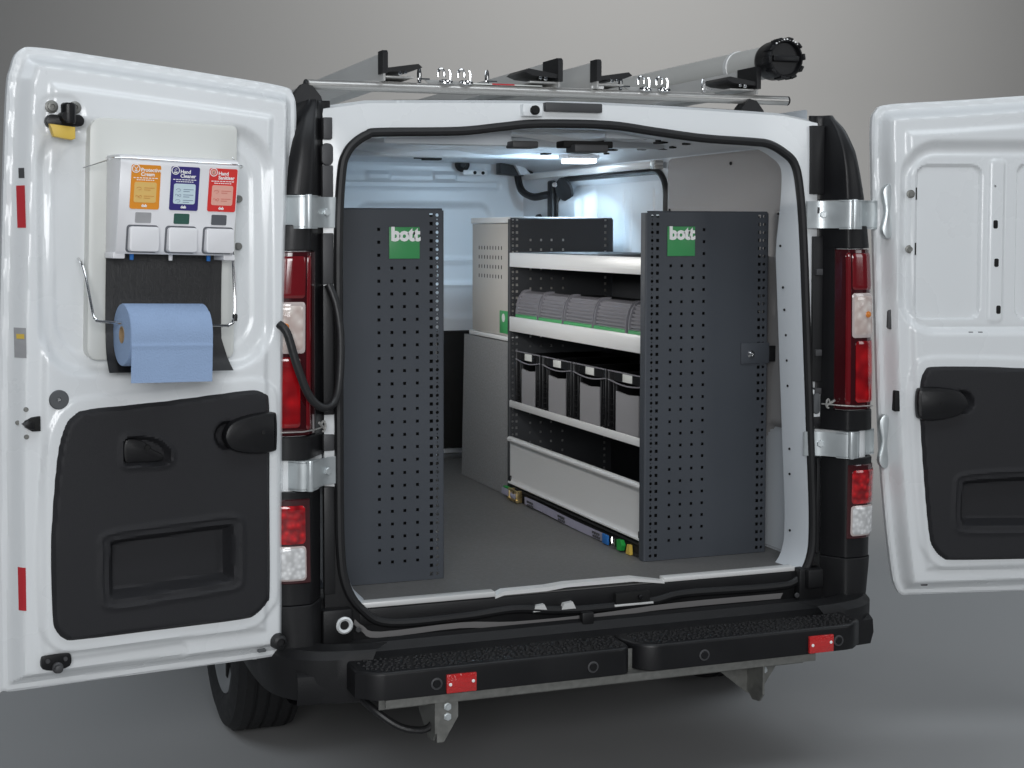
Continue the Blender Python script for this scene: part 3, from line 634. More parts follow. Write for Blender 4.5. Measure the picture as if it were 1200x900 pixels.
# --- left door fittings
lt = dl.disc('top_latch', .615, 1.884, .014, .0, .045, 'black')
dl.plate('latch_plate', spline([(.660, 1.870), (.655, 1.886), (.640, 1.890), (.60, 1.888), (.578, 1.892), (.566, 1.880), (.572, 1.864), (.60, 1.862), (.645, 1.856)], 3), .0, .020, 'black', .003, lt)
part('latch_barrel', MB().lathe([(.016, 0), (.018, .008), (.018, .046), (.014, .050)], mapL(.608, 1.868, .030), (0, 0, 1), 20), 'black', lt, ML)
dl.plate('latch_tab', [(.655, 1.866), (.592, 1.860), (.592, 1.832), (.600, 1.828), (.645, 1.835)], .014, .034, 'yellow', .003, lt)
for u in (.641, .584):
    dl.disc('latch_bolt', u, 1.910, .0145, -.004, .014, 'galv', 18, [(.016, 0), (.016, .004), (.011, .006), (.011, .012), (.006, .013), (.005, .008)], lt)
dl.sticker('reflector_strip', .704, .719, 1.613, 1.717, 'red'); dl.sticker('reflector_strip', .719, .734, .665, .773, 'red')
dl.sticker('warning_sticker', .709, .731, 1.293, 1.367, 'win_g', .0012); dl.sticker('warning_mark', .713, .727, 1.340, 1.352, 'yellow', .003)
dl.sticker('vent_mark', .704, .714, 1.735, 1.760, 'grille')
dl.disc('grommet', .634, 1.187, .0235, -.001, .006, 'grey', 28, [(.0245, 0), (.0245, .004), (.022, .006), (.006, .006), (.005, .001), (0, .001)])
lk = dl.plate('door_lock', [(.680, 1.112), (.680, 1.148), (.700, 1.146), (.716, 1.138), (.716, 1.122), (.700, 1.112)], -.030, .004, 'void', .003)
dl.plate('lock_jaw', [(.698, 1.116), (.698, 1.134), (.712, 1.140), (.722, 1.130), (.712, 1.120)], -.02, .012, 'black', .002, lk)
for u, z in ((.712, 1.166), (.728, 1.132), (.712, 1.098)): dl.disc('lock_rivet', u, z, .006, sample(hL, POLY_L, u, z) - .002, .006, 'galv', 12)
ll = dl.plate('lower_latch', spline([(.684, .516), (.686, .540), (.676, .548), (.625, .548), (.613, .540), (.616, .515), (.650, .508)], 3), -.016, .004, 'black', .003)
dl.disc('latch_roller', .648, .516, .013, -.002, .030, 'grille', 16, [(.014, 0), (.014, .012), (.010, .016), (.010, .026), (.005, .028)], ll)
for u in (.672, .628): dl.disc('latch_bolt', u, .535, .006, .002, .006, 'grille', 10, None, ll)
dl.disc('door_buffer', .052, .497, .020, -.04, .056, 'rubber', 20, [(.022, 0), (.022, .03), (.019, .050), (.012, .054), (.011, .046), (0, .046)])
dl.disc('plate_bolt', .150, 1.690, .010, -.028, .014, 'galv', 16); dl.disc('plate_bolt', .152, 1.565, .010, -.028, .014, 'galv', 16)
dl.plate('drain_slot', rrect(.085, .108, .472, .480, .003), -.02, -.010, 'grey', .001)
# --- right door fittings
for u, z in ((.422, 1.745),): dr.disc('panel_hole', u, z, .005, -.02, .008, 'void', 10)
for u, z in ((.426, 1.627), (.431, 1.508), (.440, 1.362)): dr.plate('panel_hole', rrect(u - .007, u + .007, z - .013, z + .013, .005), -.03, sample(hR, POLY_R, u, z) + .0012, 'void', .0005)
for z in (1.721, 1.550):
    b = dr.disc('panel_bolt', .160, z, .011, sample(hR, POLY_R, .160, z) - .001, .008, 'galv', 14, [(.013, 0), (.013, .003), (.008, .004), (.008, .009), (.004, .009)])
    dr.plate('panel_slit', rrect(.176, .180, z - .018, z + .020, .0015), -.03, sample(hR, POLY_R, .178, z) + .002, 'void', .0004)
dr.plate('oval_plug', rrect(.100, .116, 1.300, 1.362, .008), -.06, sample(hR, POLY_R, .108, 1.33) + .002, 'grille', .001)
dr.plate('edge_switch', rrect(.118, .140, 1.045, 1.110, .003), -.06, sample(hR, POLY_R, .129, 1.08) + .004, 'void', .002)
dr.plate('drain_slot', rrect(.215, .236, .492, .500, .002), -.05, sample(hR, POLY_R, .225, .496) + .001, 'grille', .0005)
for u in (.345, .375): dr.plate('drain_slot', rrect(u, u + .014, 1.291, 1.294, .001), -.03, sample(hR, POLY_R, u, 1.292) + .001, 'grey', .0005)
for df, u0 in ((dl, -.012), (dr, .078)):
    for zc in (1.667, .949):
        hp = df.plate('hinge_leaf', spline([(u0 + .012, zc - .085), (u0 - .004, zc - .060), (u0 + .006, zc), (u0 - .004, zc + .060), (u0 + .012, zc + .085), (u0 + .026, zc + .070), (u0 + .022, zc), (u0 + .026, zc - .070)], 4), *((-.045, -.020) if df is dr else (-.100, -.087)), 'zinc', .004)
# --- wiring loom between left door and body
part('door_loom', MB().tube(spline([(-.935, -.105, 1.36), (-.915, -.118, 1.335), (-.890, -.122, 1.25), (-.855, -.118, 1.165), (-.812, -.110, 1.133), (-.772, -.090, 1.165), (-.755, -.062, 1.30), (-.762, -.045, 1.40), (-.780, -.030, 1.46)], 8, False), .0115, 12), 'cable', van)

# ================================================================== HAND CLEANER STATION on the left door
MD = ML @ Matrix.Translation((.33, 0, 1.6)) @ Matrix.Rotation(-.026, 4, 'Y') @ Matrix.Translation((-.33, 0, -1.6))
st = thing('hand_cleaner_station', 'white triple dispenser with orange, blue and red cards on open rear door', 'dispenser', Mx=MD @ Matrix.Translation((.35, -.02, 1.27)))
ds = DF(st, mapL, MD, None, None)
ds.plate('back_plate', rrect(.166, .556, 1.275, 1.885, [.035, .016, .02, .03]), -.034, .004, 'plate', .008)
nf = lambda z: .092 + (z - 1.545) * (.125 - .092) / .23
bp = [(-.014, 1.545), (.084, 1.545), (.092, 1.553), (.125, 1.770), (.118, 1.784), (.10, 1.789), (-.014, 1.790)]
box = part('housing', MB().prism(bp, lambda a, b: (.208, a, b), lambda a, b: (.512, a, b), .004), 'dispenser', st, MD)
for u in (.504, .218): ds.plate('foot', rrect(u - .018, u + .012, 1.533, 1.548, .003), .01, .084, 'dispenser', .002)
for u, m in ((.462, 'blue'), (.362, 'dispenser'), (.262, 'blue')): part('nozzle', MB().lathe([(.006, 0), (.005, .022)], mapL(u, 1.552, .06), (0, 0, -1), 10), m, st, MD)
def face(a, b, lift): return mapL(a, b, nf(b) + lift)
def card(u1, z1, main, pale, ink, title, mark, kind):
    u0, z0 = u1 - .074, z1 - .108
    c = part('card', MB().prism(rrect(u0, u1, z0, z1, .005), lambda a, b: face(a, b, -.002), lambda a, b: face(a, b, .0015)), main, st, MD)
    part('instruction_box', MB().prism(rrect(u0 + .009, u1 - .009, z0 + .016, z1 - .042, .005), lambda a, b: face(a, b, .0008), lambda a, b: face(a, b, .0022)), pale, c, MD)
    cu, cz = u1 - .011, z1 - .010
    part('emblem_ring', MB().add(*ringmesh(cu, cz, .0085, .0105, lambda a, b: face(a, b, .0026))), 'lettering', c, MD)
    if kind == 'drop': part('emblem', MB().prism([(cu + .0065 * math.cos(t), cz + .0065 * math.sin(t)) for t in np.linspace(0, 6.283, 16)[:-1]], lambda a, b: face(a, b, .0015), lambda a, b: face(a, b, .0024)), pale, c, MD)
    m2 = MB()
    for (a0, b0, a1, b1) in {'cross': [(-.005, .005, .001, -.002), (.005, .005, -.001, -.002), (-.004, -.004, .004, -.004), (-.003, -.006, .003, -.006)], 'hands': [(-.004, .003, .001, .004), (-.001, .0, .004, .001), (-.005, -.004, .005, -.004), (-.004, -.006, .004, -.006)], 'drop': [(0, .003, 0, -.003), (-.0015, -.002, .0015, -.002)]}[kind]:
        m2.tube([face(cu + a0, cz + b0, .0028), face(cu + a1, cz + b1, .0028)], .0009, 4)
    part('emblem_lines', m2, 'lettering' if kind != 'drop' else 'win_d', c, MD)
    for i, ln in enumerate(title.split('\n')):
        text('title', ln, .0125, 'lettering', c, lambda x, y, z, i=i: face(u1 - .024 - x, z1 - .017 - i * .0105 + y, .002 + max(z, 0)), MD, bold=.00035)
    m2 = MB()
    for k, (w, b) in enumerate(((.062, .032), (.046, .037))):
        n = 8; um = (u0 + u1) / 2
        for j in range(n):
            a0 = um + w / 2 - w * j / n; a1 = a0 - w / n * random.uniform(.65, .85); m2.prism([(a1, z1 - b - .001), (a0, z1 - b - .001), (a0, z1 - b + .001), (a1, z1 - b + .001)], lambda a, b: face(a, b, .001), lambda a, b: face(a, b, .0021))
    part('small_print', m2, 'lettering', c, MD)
    m2 = MB(); rows = 3 if kind == 'hands' else 2
    for k in range(rows):
        zc = z1 - .052 - k * (.040 / rows) - .004
        for j, w in enumerate((.026, .016)):
            a = u0 + .040; m2.prism([(a - w, zc - j * .005 - .0007), (a, zc - j * .005 - .0007), (a, zc - j * .005 + .0007), (a - w, zc - j * .005 + .0007)], lambda a, b: face(a, b, .002), lambda a, b: face(a, b, .0027))
        cu2 = u1 - .021
        m2.tube([face(cu2 + .006 * math.cos(t) * (1.2 if k % 2 else 1), zc - .002 + .0035 * math.sin(t * (2 if k == 1 else 1)), .0026) for t in np.linspace(0, 5, 10)], .0005, 4)
    part('instructions', m2, ink, c, MD)
    text('maker_mark', 'deb', .0095, 'lettering', c, lambda x, y, z: face((u0 + u1) / 2 + .008 - x, z0 + .005 + y, .002 + max(z, 0)), MD, bold=.0004)
def ringmesh(cu, cz, r0, r1, fn, n=20):
    ts = [2 * math.pi * k / n for k in range(n)]
    return [fn(cu + r * math.cos(t), cz + r * math.sin(t)) for r in (r0, r1) for t in ts], [(k, (k + 1) % n, n + (k + 1) % n, n + k) for k in range(n)]
card(.484, 1.764, 'orange', 'cream', 'ink_o', 'Protective\nCream', '', 'cross')
card(.384, 1.764, 'navy', 'ice', 'ink_b', 'Hand\nCleaner', '', 'hands')
card(.285, 1.764, 'redlabel', 'salmon', 'ink_r', 'Hand\nSanitiser', '', 'drop')
for u, w in ((.448, 'win_g'), (.350, 'win_t'), (.252, 'win_d')):
    part('level_window', MB().prism(rrect(u - .020, u + .020, 1.622, 1.648, .003), lambda a, b: face(a, b, -.004), lambda a, b: face(a, b, .0012)), w, st, MD)
    g = part('button_gap', MB().prism(rrect(u - .040, u + .040, 1.549, 1.617, .008), lambda a, b: face(a, b, -.004), lambda a, b: face(a, b, .0010)), 'win_d', st, MD)
    part('push_button', MB().prism(rrect(u - .0395, u + .0355, 1.551, 1.613, .008), lambda a, b: face(a, b, -.002), lambda a, b: face(a, b, .014 + (1.613 - b) * .12), .004), 'dispenser', st, MD)
rows = []
for z, n in spline([(1.56, .012), (1.48, .011), (1.40, .012), (1.33, .018), (1.28, .032), (1.248, .056)], 4, False): rows.append([(u, n, z) for u in np.linspace(.208 if z > 1.33 else .208 - (1.33 - z) * .25, .512, 8)])
rows2 = [[(u, n - .004, z) for u, n, z in r] for r in rows]
part('rubber_flap', MB().sheet(rows).sheet(rows2), 'flap', st, MD)
part('roll_holder', MB().tube(spline([(.580, .0, 1.53), (.572, .03, 1.50), (.562, .075, 1.40), (.556, .085, 1.384), (.540, .088, 1.377), (.40, .088, 1.372), (.235, .088, 1.366), (.214, .088, 1.368), (.200, .085, 1.384), (.196, .075, 1.46), (.190, .02, 1.70), (.180, .02, 1.76)], 5, False), .0038, 10), 'chrome', st, MD)
part('guard_wire', MB().tube(spline([(.575, .02, 1.755), (.535, .09, 1.772), (.515, .132, 1.778), (.36, .136, 1.776), (.215, .132, 1.775), (.19, .09, 1.77), (.175, .02, 1.785), (.19, -.01, 1.82)], 4, False), .0017, 8), 'chrome', st, MD)
part('holder_cap', MB().lathe([(.006, 0), (.007, .014), (.005, .018)], (.197, .085, 1.378), (0, 0, 1), 10), 'rubber', st, MD)
# paper roll hangs on the holder: a thing of its own
pr = thing('paper_roll', 'roll of blue paper towel hanging below the white dispenser', 'paper roll', Mx=MD @ Matrix.Translation((.39, .088, 1.27)))
rp = [(.0215, 0), (.030, .0008)] + [(.030 + .0055 * k, .0008 * (k % 2)) for k in range(1, 9)] + [(.0765, .0012), (.0775, .003), (.0775, .205), (.076, .208), (.0215, .208)]
part('roll_body', MB().lathe(rp, (.285, .090, 1.345), (1, 0, 0), 56, closed=True), 'paper', pr, MD, smooth=30)
part('cardboard_core', MB().lathe([(.0215, .001), (.0212, .209), (.0185, .209), (.0185, .001)], (.285, .090, 1.345), (1, 0, 0), 32, closed=True), 'card', pr, MD)
def tail(z, u): 
    n = .090 + math.sqrt(max(0, .0785 ** 2 - max(0, z - 1.345) ** 2)); 
    return (u, n + .0012 + .0012 * math.sin(u * 50) * max(0, (1.345 - z) * 6) + (.0016 if abs(z - 1.322) < .0022 else 0), z)
part('loose_sheet', MB().sheet([[tail(z, u) for u in np.linspace(.286, .492, 20)] for z in list(np.linspace(1.405, 1.326, 12)) + [1.324, 1.3232, 1.322, 1.3208, 1.320] + list(np.linspace(1.315, 1.232, 14))]), 'paper', pr, MD, smooth=40)

# ================================================================== SHELVING UNITS
def perforated(x0, x1, z0, z1, y, cols, th=.0022, corner=.008):
    """cols: list of (xc, cell width, [(zc, half w, half h, round)])"""
    mb = MB(); xs = [x0]; strips = []
    for xc, w, hs in sorted(cols, key=lambda c: c[0]):
        if xc - w / 2 > xs[-1]: strips.append((xs[-1], xc - w / 2, []))
        strips.append((xc - w / 2, xc + w / 2, hs)); xs.append(xc + w / 2)
    strips.append((xs[-1], x1, []))
    for a, b, hs in strips:
        zc = z0; c = (a + b) / 2
        def solid(p, q):
            if q - p > 1e-6:
                for yy in (y, y + th): mb.add([(a, yy, p), (b, yy, p), (b, yy, q), (a, yy, q)], [(0, 1, 2, 3)])
        for h, hw, hh, rd in sorted(hs):
            m = max(hh, .004) + .0008; solid(zc, h - m)
            O = [(a, h - m), (c, h - m), (b, h - m), (b, h), (b, h + m), (c, h + m), (a, h + m), (a, h)]
            k = .72 if rd else 1
            Q = [(c - hw * k, h - hh * k), (c, h - hh), (c + hw * k, h - hh * k), (c + hw, h), (c + hw * k, h + hh * k), (c, h + hh), (c - hw * k, h + hh * k), (c - hw, h)]
            for yy in (y, y + th): mb.add([(px, yy, pz) for px, pz in O + Q], [(i, (i + 1) % 8, 8 + (i + 1) % 8, 8 + i) for i in range(8)])
            mb.add([(px, y, pz) for px, pz in Q] + [(px, y + th, pz) for px, pz in Q], [(i, (i + 1) % 8, 8 + (i + 1) % 8, 8 + i) for i in range(8)])
            zc = h + m
        solid(zc, z1)
    return mb
def flange(mb, x0, x1, z0, z1, y, d=.032, r=.006):
    # folded returns with a rounded bend on both sides and the top
    prof = [(0, 0)] + [(r * math.sin(R(a)), r - r * math.cos(R(a))) for a in (18, 36, 54, 72, 90)] + [(r, d)]
    for s, xe in ((-1, x0), (1, x1)): mb.sheet([[(xe + s * p, y + q, z) for p, q in prof] for z in (z0, z1)])
    mb.sheet([[(x, y + q, z1 + p) for p, q in prof] for x in (x0, x1)])
    return mb
def edge_holes(z0, z1, n, round_, skip=()):
    out = []
    for k in range(n):
        z = z0 + (z1 - z0) * k / (n - 1)
        if k in skip: continue
        out.append((z, .0052, .0052, round_))
    if round_:
        for k in range(n - 1): out.append((z0 + (z1 - z0) * (k + .5) / (n - 1), .0020, .0020, True))
    return out
def badge(parent, x0, x1, z0, z1, y, tx):
    b = part('logo_badge', MB().box(x0, x1, y - .004, y + .001, z0, z1, .0015), 'green', parent)
    text('lettering', 'bott', .05, 'lettering', b, lambda x, yy, z: (tx + x, y - .0045 - max(z, 0), z1 - .043 + yy), None, bold=.0026, ext=.0015, width=.091, space=.93)
Z0, YP = .5535, .25
ROW = lambda a, b: [(1.611 - .0383 * k, .0046, .0046, False) for k in range(a, b)]
# right-hand unit
ru = thing('shelving_unit', 'anthracite steel shelving unit with stocked shelves along the sliding-door side', 'shelving', (.54, .85, Z0))
cols = [(.342, .012, edge_holes(.570, 1.654, 43, True)), (.361, .013, edge_holes(.570, 1.654, 43, False)), (.408, .011, ROW(3, 27)), (.447, .011, ROW(3, 27)), (.487, .011, ROW(3, 27)), (.526, .011, ROW(0, 27)),
        (.729, .012, edge_holes(.570, 1.654, 43, False, (16, 17, 18))), (.746, .010, [h for h in edge_holes(.570, 1.654, 43, True) if h[1] > .003])]
rp_ = flange(perforated(.324, .758, Z0, 1.664, YP, cols), .324, .758, Z0, 1.664, YP)
part('end_panel', rp_, 'panel', ru, smooth=40, merge=False, recalc=False)
cols2 = [(.345, .012, edge_holes(.570, 1.654, 43, True)), (.362, .013, edge_holes(.570, 1.654, 43, False)), (.42, .011, ROW(1, 27)), (.465, .011, ROW(1, 27)), (.51, .011, ROW(1, 27)), (.56, .011, ROW(1, 27)), (.745, .012, edge_holes(.570, 1.654, 43, False))]
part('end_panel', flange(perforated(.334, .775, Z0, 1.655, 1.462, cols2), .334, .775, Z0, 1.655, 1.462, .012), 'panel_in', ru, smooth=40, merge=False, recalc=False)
part('hole_blackout', MB().box(.333, .752, .288, .292, .58, 1.655, .001), 'void', ru)  # unseen dark sheet added so the perforations read black
badge(ru, .394, .492, 1.527, 1.621, YP, .400)
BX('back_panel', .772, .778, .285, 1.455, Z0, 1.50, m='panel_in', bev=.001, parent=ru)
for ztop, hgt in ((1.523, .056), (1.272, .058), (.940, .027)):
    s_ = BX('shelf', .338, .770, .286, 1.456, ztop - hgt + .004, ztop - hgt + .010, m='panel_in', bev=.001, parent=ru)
    part('shelf_lip', MB().box(.328, .338, .284, 1.458, ztop - hgt, ztop, .0025), 'alu', s_)
part('shelf_mat', MB().box(.345, .765, .30, 1.45, 1.475, 1.5255, .002), 'rubber', ru)
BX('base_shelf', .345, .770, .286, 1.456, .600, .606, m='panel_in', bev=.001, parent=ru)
# flap front of the bottom tray: extruded aluminium profile
prf = [(.346, .612), (.330, .608), (.3235, .611), (.3235, .6165), (.331, .622), (.3335, .632), (.3335, .765), (.331, .774), (.322, .778), (.3195, .785), (.322, .793), (.330, .7965), (.340, .795), (.346, .788)]
part('tray_flap', MB().prism(prf, lambda a, b: (a, .287, b), lambda a, b: (a, 1.459, b)), 'alu', ru, smooth=50)
part('plinth_rail', MB().prism([(.337, .600), (.330, .600), (.327, .594), (.333, .588), (.333, .562), (.326, .556), (.337, Z0)], lambda a, b: (a, .285, b), lambda a, b: (a, 1.459, b)), 'void', ru)
for y in (.30, 1.45): part('flap_pivot', MB().box(.326, .345, y - .008, y + .008, .598, .640, .003), 'black', ru)
BX('fixing_plate', .662, .766, .244, .2495, 1.176, 1.244, m='panel', bev=.002, parent=ru)
part('fixing_bolt', MB().lathe([(.013, 0), (.013, .002), (.0085, .003), (.0085, .008), (.004, .009), (.003, .006)], (.698, .244, 1.207), (0, -1, 0), 16), 'chrome', ru)
BX('wall_strap', .770, .815, .252, .262, 1.180, 1.232, m='black', bev=.002, parent=ru)
# left-hand unit
lu = thing('shelving_unit', 'anthracite steel shelving unit showing only its end panel, nearest the paper roll door', 'shelving', (-.57, .85, Z0))
colsL = [(-.374, .012, edge_holes(.570, 1.654, 43, True)), (-.393, .013, edge_holes(.570, 1.654, 43, False)), (-.556, .011, ROW(0, 27)), (-.516, .011, ROW(3, 27)), (-.477, .011, ROW(3, 27)), (-.437, .011, ROW(3, 27))]
part('end_panel', flange(perforated(-.79, -.358, Z0, 1.668, YP, colsL), -.79, -.358, Z0, 1.668, YP), 'panel', lu, smooth=40, merge=False, recalc=False)
part('end_panel', flange(perforated(-.79, -.358, Z0, 1.668, 1.50, []), -.79, -.358, Z0, 1.668, 1.50, .012), 'panel_in', lu, smooth=40, merge=False, recalc=False)
part('hole_blackout', MB().box(-.785, -.368, .288, .292, .58, 1.655, .001), 'void', lu)  # dark sheet added here too, keeps bay light out of the left holes
badge(lu, -.525, -.430, 1.524, 1.618, YP, -.519)
BX('back_panel', -.796, -.790, .285, 1.495, Z0, 1.66, m='panel_in', bev=.001, parent=lu)
for ztop, hgt in ((1.523, .056), (1.272, .058), (.98, .058), (.70, .058)):
    s_ = BX('shelf', -.788, -.372, .286, 1.494, ztop - hgt + .004, ztop - hgt + .010, m='panel_in', bev=.001, parent=lu)
    part('shelf_lip', MB().box(-.372, -.362, .286, 1.494, ztop - hgt, ztop, .0025), 'alu', s_)
# --- cabinet at the far end
cb = thing('metal_cabinet', 'warm grey metal cabinet with slotted vents at the far end of the shelves', 'cabinet', (.55, 1.70, 1.19))
part('casing', MB().box(.334, .78, 1.478, 1.905, 1.192, 1.638, .003), 'beige', cb)
part('cabinet_lid', MB().box(.330, .784, 1.476, 1.912, 1.640, 1.664, .003), 'whitealu', cb)
part('cabinet_base', MB().box(.328, .784, 1.476, 1.93, 1.172, 1.190, .003), 'whitealu', cb)
m2 = MB()
for r_ in range(4):
    for k in range(9): m2.prism(rrect(1.56 + .0325 * k - .004, 1.56 + .0325 * k + .004, 1.540 - .0385 * r_ - .008, 1.540 - .0385 * r_ + .008, .003, 2), lambda a, b: (.336, a, b), lambda a, b: (.3335, a, b))
part('vent_slot', m2, 'void', cb)
part('tag', MB().box(.3315, .335, 1.489, 1.575, 1.200, 1.290, .0008), 'green', cb)
part('tag_print', MB().lathe([(.017, 0), (.017, .0008), (.012, .0008)], (.3312, 1.53, 1.262), (-1, 0, 0), 16), 'plate', cb)
wb = thing('board_box', 'grey speckled board casing beneath the metal cabinet', 'casing', (.55, 1.75, Z0))
part('side_board', MB().prism([(1.478, .5545), (2.03, .5545), (1.995, 1.168), (1.478, 1.168)], lambda a, b: (.330, a, b), lambda a, b: (.348, a, b), .002), 'speckle', wb)
part('top_board', MB().box(.350, .78, 1.48, 1.99, 1.150, 1.168, .002), 'speckle', wb)
part('rear_board', MB().box(.350, .78, 1.48, 1.495, .5545, 1.149, .002), 'speckle', wb)

# ================================================================== THINGS ON THE SHELVES
def parts_case(y0, y1, label):
    t = thing('parts_case', label, 'case', (.36, (y0 + y1) / 2, 1.228), 0, 'ridged cases on the middle shelf')
    arc = []
    for k in range(0, 7):
        z = 1.277 + .0126 * k; x = .354 + .022 * (k / 7) ** 2.2
        arc += [(x, z), (x - .0004, z + .0076), (x + .0075, z + .0082), (x + .0078, z + .0120)]
    prof = [(.353, 1.236), (.3525, 1.274)] + arc + [(.384, 1.368), (.410, 1.372), (.410, 1.236)]
    part('ridged_front', MB().prism(prof, lambda a, b: (a, y0 + .006, b), lambda a, b: (a, y1 - .006, b)), 'ridged', t, smooth=20)
    part('body', MB().box(.411, .70, y0 + .004, y1 - .004, 1.236, 1.352, .003), 'bin', t)
    for y in (y0, y1 - .006):
        part('end_rib', MB().prism([(.347, 1.232), (.347, 1.290), (.350, 1.320), (.357, 1.345), (.372, 1.370), (.386, 1.377), (.412, 1.378), (.412, 1.232)], lambda a, b: (a, y, b), lambda a, b: (a, y + .006, b), .001), 'ridged', t)
    part('base_tray', MB().box(.344, .69, y0 + .004, y1 - .004, 1.2245, 1.282, .004), 'green', t)
ys = [(1.215, 1.440), (.975, 1.205), (.712, .965), (.450, .704), (.292, .432)]
for (a, b), l in zip(ys, ('ridged grey parts case on the middle shelf, next to the metal cabinet', 'second ridged grey parts case from the metal cabinet', 'third ridged grey parts case from the metal cabinet', 'fourth ridged grey parts case from the metal cabinet', 'ridged grey parts case half hidden behind the right perforated end panel')): parts_case(a, b, l)
def storage_bin(y0, y1, label):
    t = thing('storage_bin', label, 'bin', (.36, (y0 + y1) / 2, .925), 0, 'black bins on the lower shelf')
    zb, zt = .925, 1.135; m2 = MB(); x0, x1 = .366, .72; w = .004
    m2.box(x0, x1, y0 + .008, y0 + .008 + w, zb, zt - .01).box(x0, x1, y1 - .008 - w, y1 - .008, zb, zt - .01).box(x1 - w, x1, y0 + .012, y1 - .012, zb, zt - .01).box(x0 + w, x1 - w, y0 + .012, y1 - .012, zb, zb + w)
    m2.box(x0, x0 + w, y0 + .012, y1 - .012, zb, 1.040)
    part('body', m2, 'bin', t)
    ym = (y0 + y1) / 2; L = y1 - y0
    for y, yr in ((y0 + .004, y0 + .010), (y1 - .012, y1 - .036)):
        m2 = MB().box(.350, .368, y, y + .008, zb, zt, .002)
        for k in range(6): m2.box(.354, .366, yr, yr + .026, zb + .012 + .020 * k, zb + .015 + .020 * k)
        part('corner_post', m2, 'bin', t)
    for y in (y0 + .034, y0 + .054, y1 - .060, y1 - .040): part('front_rib', MB().box(.356, .368, y, y + .004, zb, zt - .04, .001), 'bin', t)
    m2 = MB()
    arcp = lambda z0, dip: [(.352, y0 + .004 + (L - .008) * k / 10, z0 - dip * math.sin(math.pi * k / 10)) for k in range(11)]
    part('rim', MB().tube(arcp(zt, 0), .0026, 6), 'ridged', t); part('lower_rim', MB().tube(arcp(zt - .030, .012), .0026, 6), 'ridged', t)
    for a_, b_, y in ((y0 + .008, ym - .035, y0 + .040), (ym + .035, y1 - .008, y1 - .045)): part('rim_panel', MB().box(.355, .360, a_, b_, zt - .032, zt - .002).box(.351, .356, y, y + .004, zt - .030, zt - .002), 'bin', t)
    part('name_tab', MB().box(.3535, .357, ym - .035, ym + .035, zt - .030, zt - .002, .001), 'plate', t)
    part('front_label', MB().prism([(y0 + .062, zb + .004), (y1 - .064, zb + .004), (y1 - .064, 1.070), (ym, 1.064), (y0 + .062, 1.070)], lambda a, b: (.3535, a, b), lambda a, b: (.362, a, b), .001), 'binlabel', t)
for (a, b), l in zip(((1.195, 1.452), (.900, 1.180), (.605, .893), (.300, .598)), ('black storage bin with grey front, next to the speckled board casing', 'second black storage bin from the speckled board casing', 'third black storage bin from the speckled board casing', 'black storage bin beside the right perforated end panel')): storage_bin(a, b, l)
# --- ratchet strap along the plinth
rs = thing('ratchet_strap', 'lilac grey ratchet strap with brass buckle along the shelving plinth', 'strap', (.315, .9, Z0))
sy = list(np.linspace(1.27, .52, 26))
part('webbing', MB().sheet([[(.318 - .002 * math.sin(y * 9), y, z + .002 * math.sin(y * 7)) for z in (.557, .565, .575, .585)] for y in sy]).sheet([[(.322 - .002 * math.sin(y * 9), y, z + .002 * math.sin(y * 7)) for z in (.557, .565, .575, .585)] for y in sy]), 'strap', rs)
part('webbing_end', MB().box(.312, .318, 1.42, 1.50, .562, .590, .002), 'strap', rs)
m2 = MB()
for y in (1.20, .90, .60):
    for k in range(4): m2.box(.3115, .3145, y - .030 + .016 * k, y - .022 + .016 * k, .561, .568).box(.3115, .3145, y - .026 + .016 * k, y - .018 + .016 * k, .572, .580)
part('webbing_print', m2, 'grille', rs)
m2 = MB()
for y in (1.31, 1.385): m2.box(.300, .326, y, y + .010, .5545, .602, .003)
m2.tube([(.306, 1.30, .595), (.306, 1.40, .598)], .006, 8).tube([(.303, 1.30, .562), (.303, 1.40, .562)], .006, 8).box(.302, .308, 1.335, 1.365, .565, .592, .002)
part('buckle', m2, 'brass', rs); part('buckle_spool', MB().lathe([(.013, 0), (.015, .01), (.015, .05), (.013, .06)], (.314, 1.32, .577), (0, 1, 0), 14), 'strap', rs)
part('blue_tag', MB().box(.310, .3155, .500, .545, .556, .588, .001), 'blue', rs)
m2 = MB().tube([(.312, .470, .560), (.306, .455, .574), (.312, .468, .588)], .004, 6).tube([(.312, .45, .562), (.312, .45, .588)], .004, 6); part('end_hook', m2, 'chrome', rs)
part('green_clip', MB().prism([(.430, .556), (.432, .590), (.405, .592), (.392, .576), (.400, .558)], lambda a, b: (.310, a, b), lambda a, b: (.326, a, b), .003), 'brightgreen', rs)
part('yellow_tab', MB().prism([(.375, .5545), (.365, .586), (.350, .586), (.345, .5545)], lambda a, b: (.316, a, b), lambda a, b: (.328, a, b), .001), 'yellow', rs)
part('green_clip', MB().box(.312, .326, 1.42, 1.48, .590, .597, .002), 'brightgreen', rs)

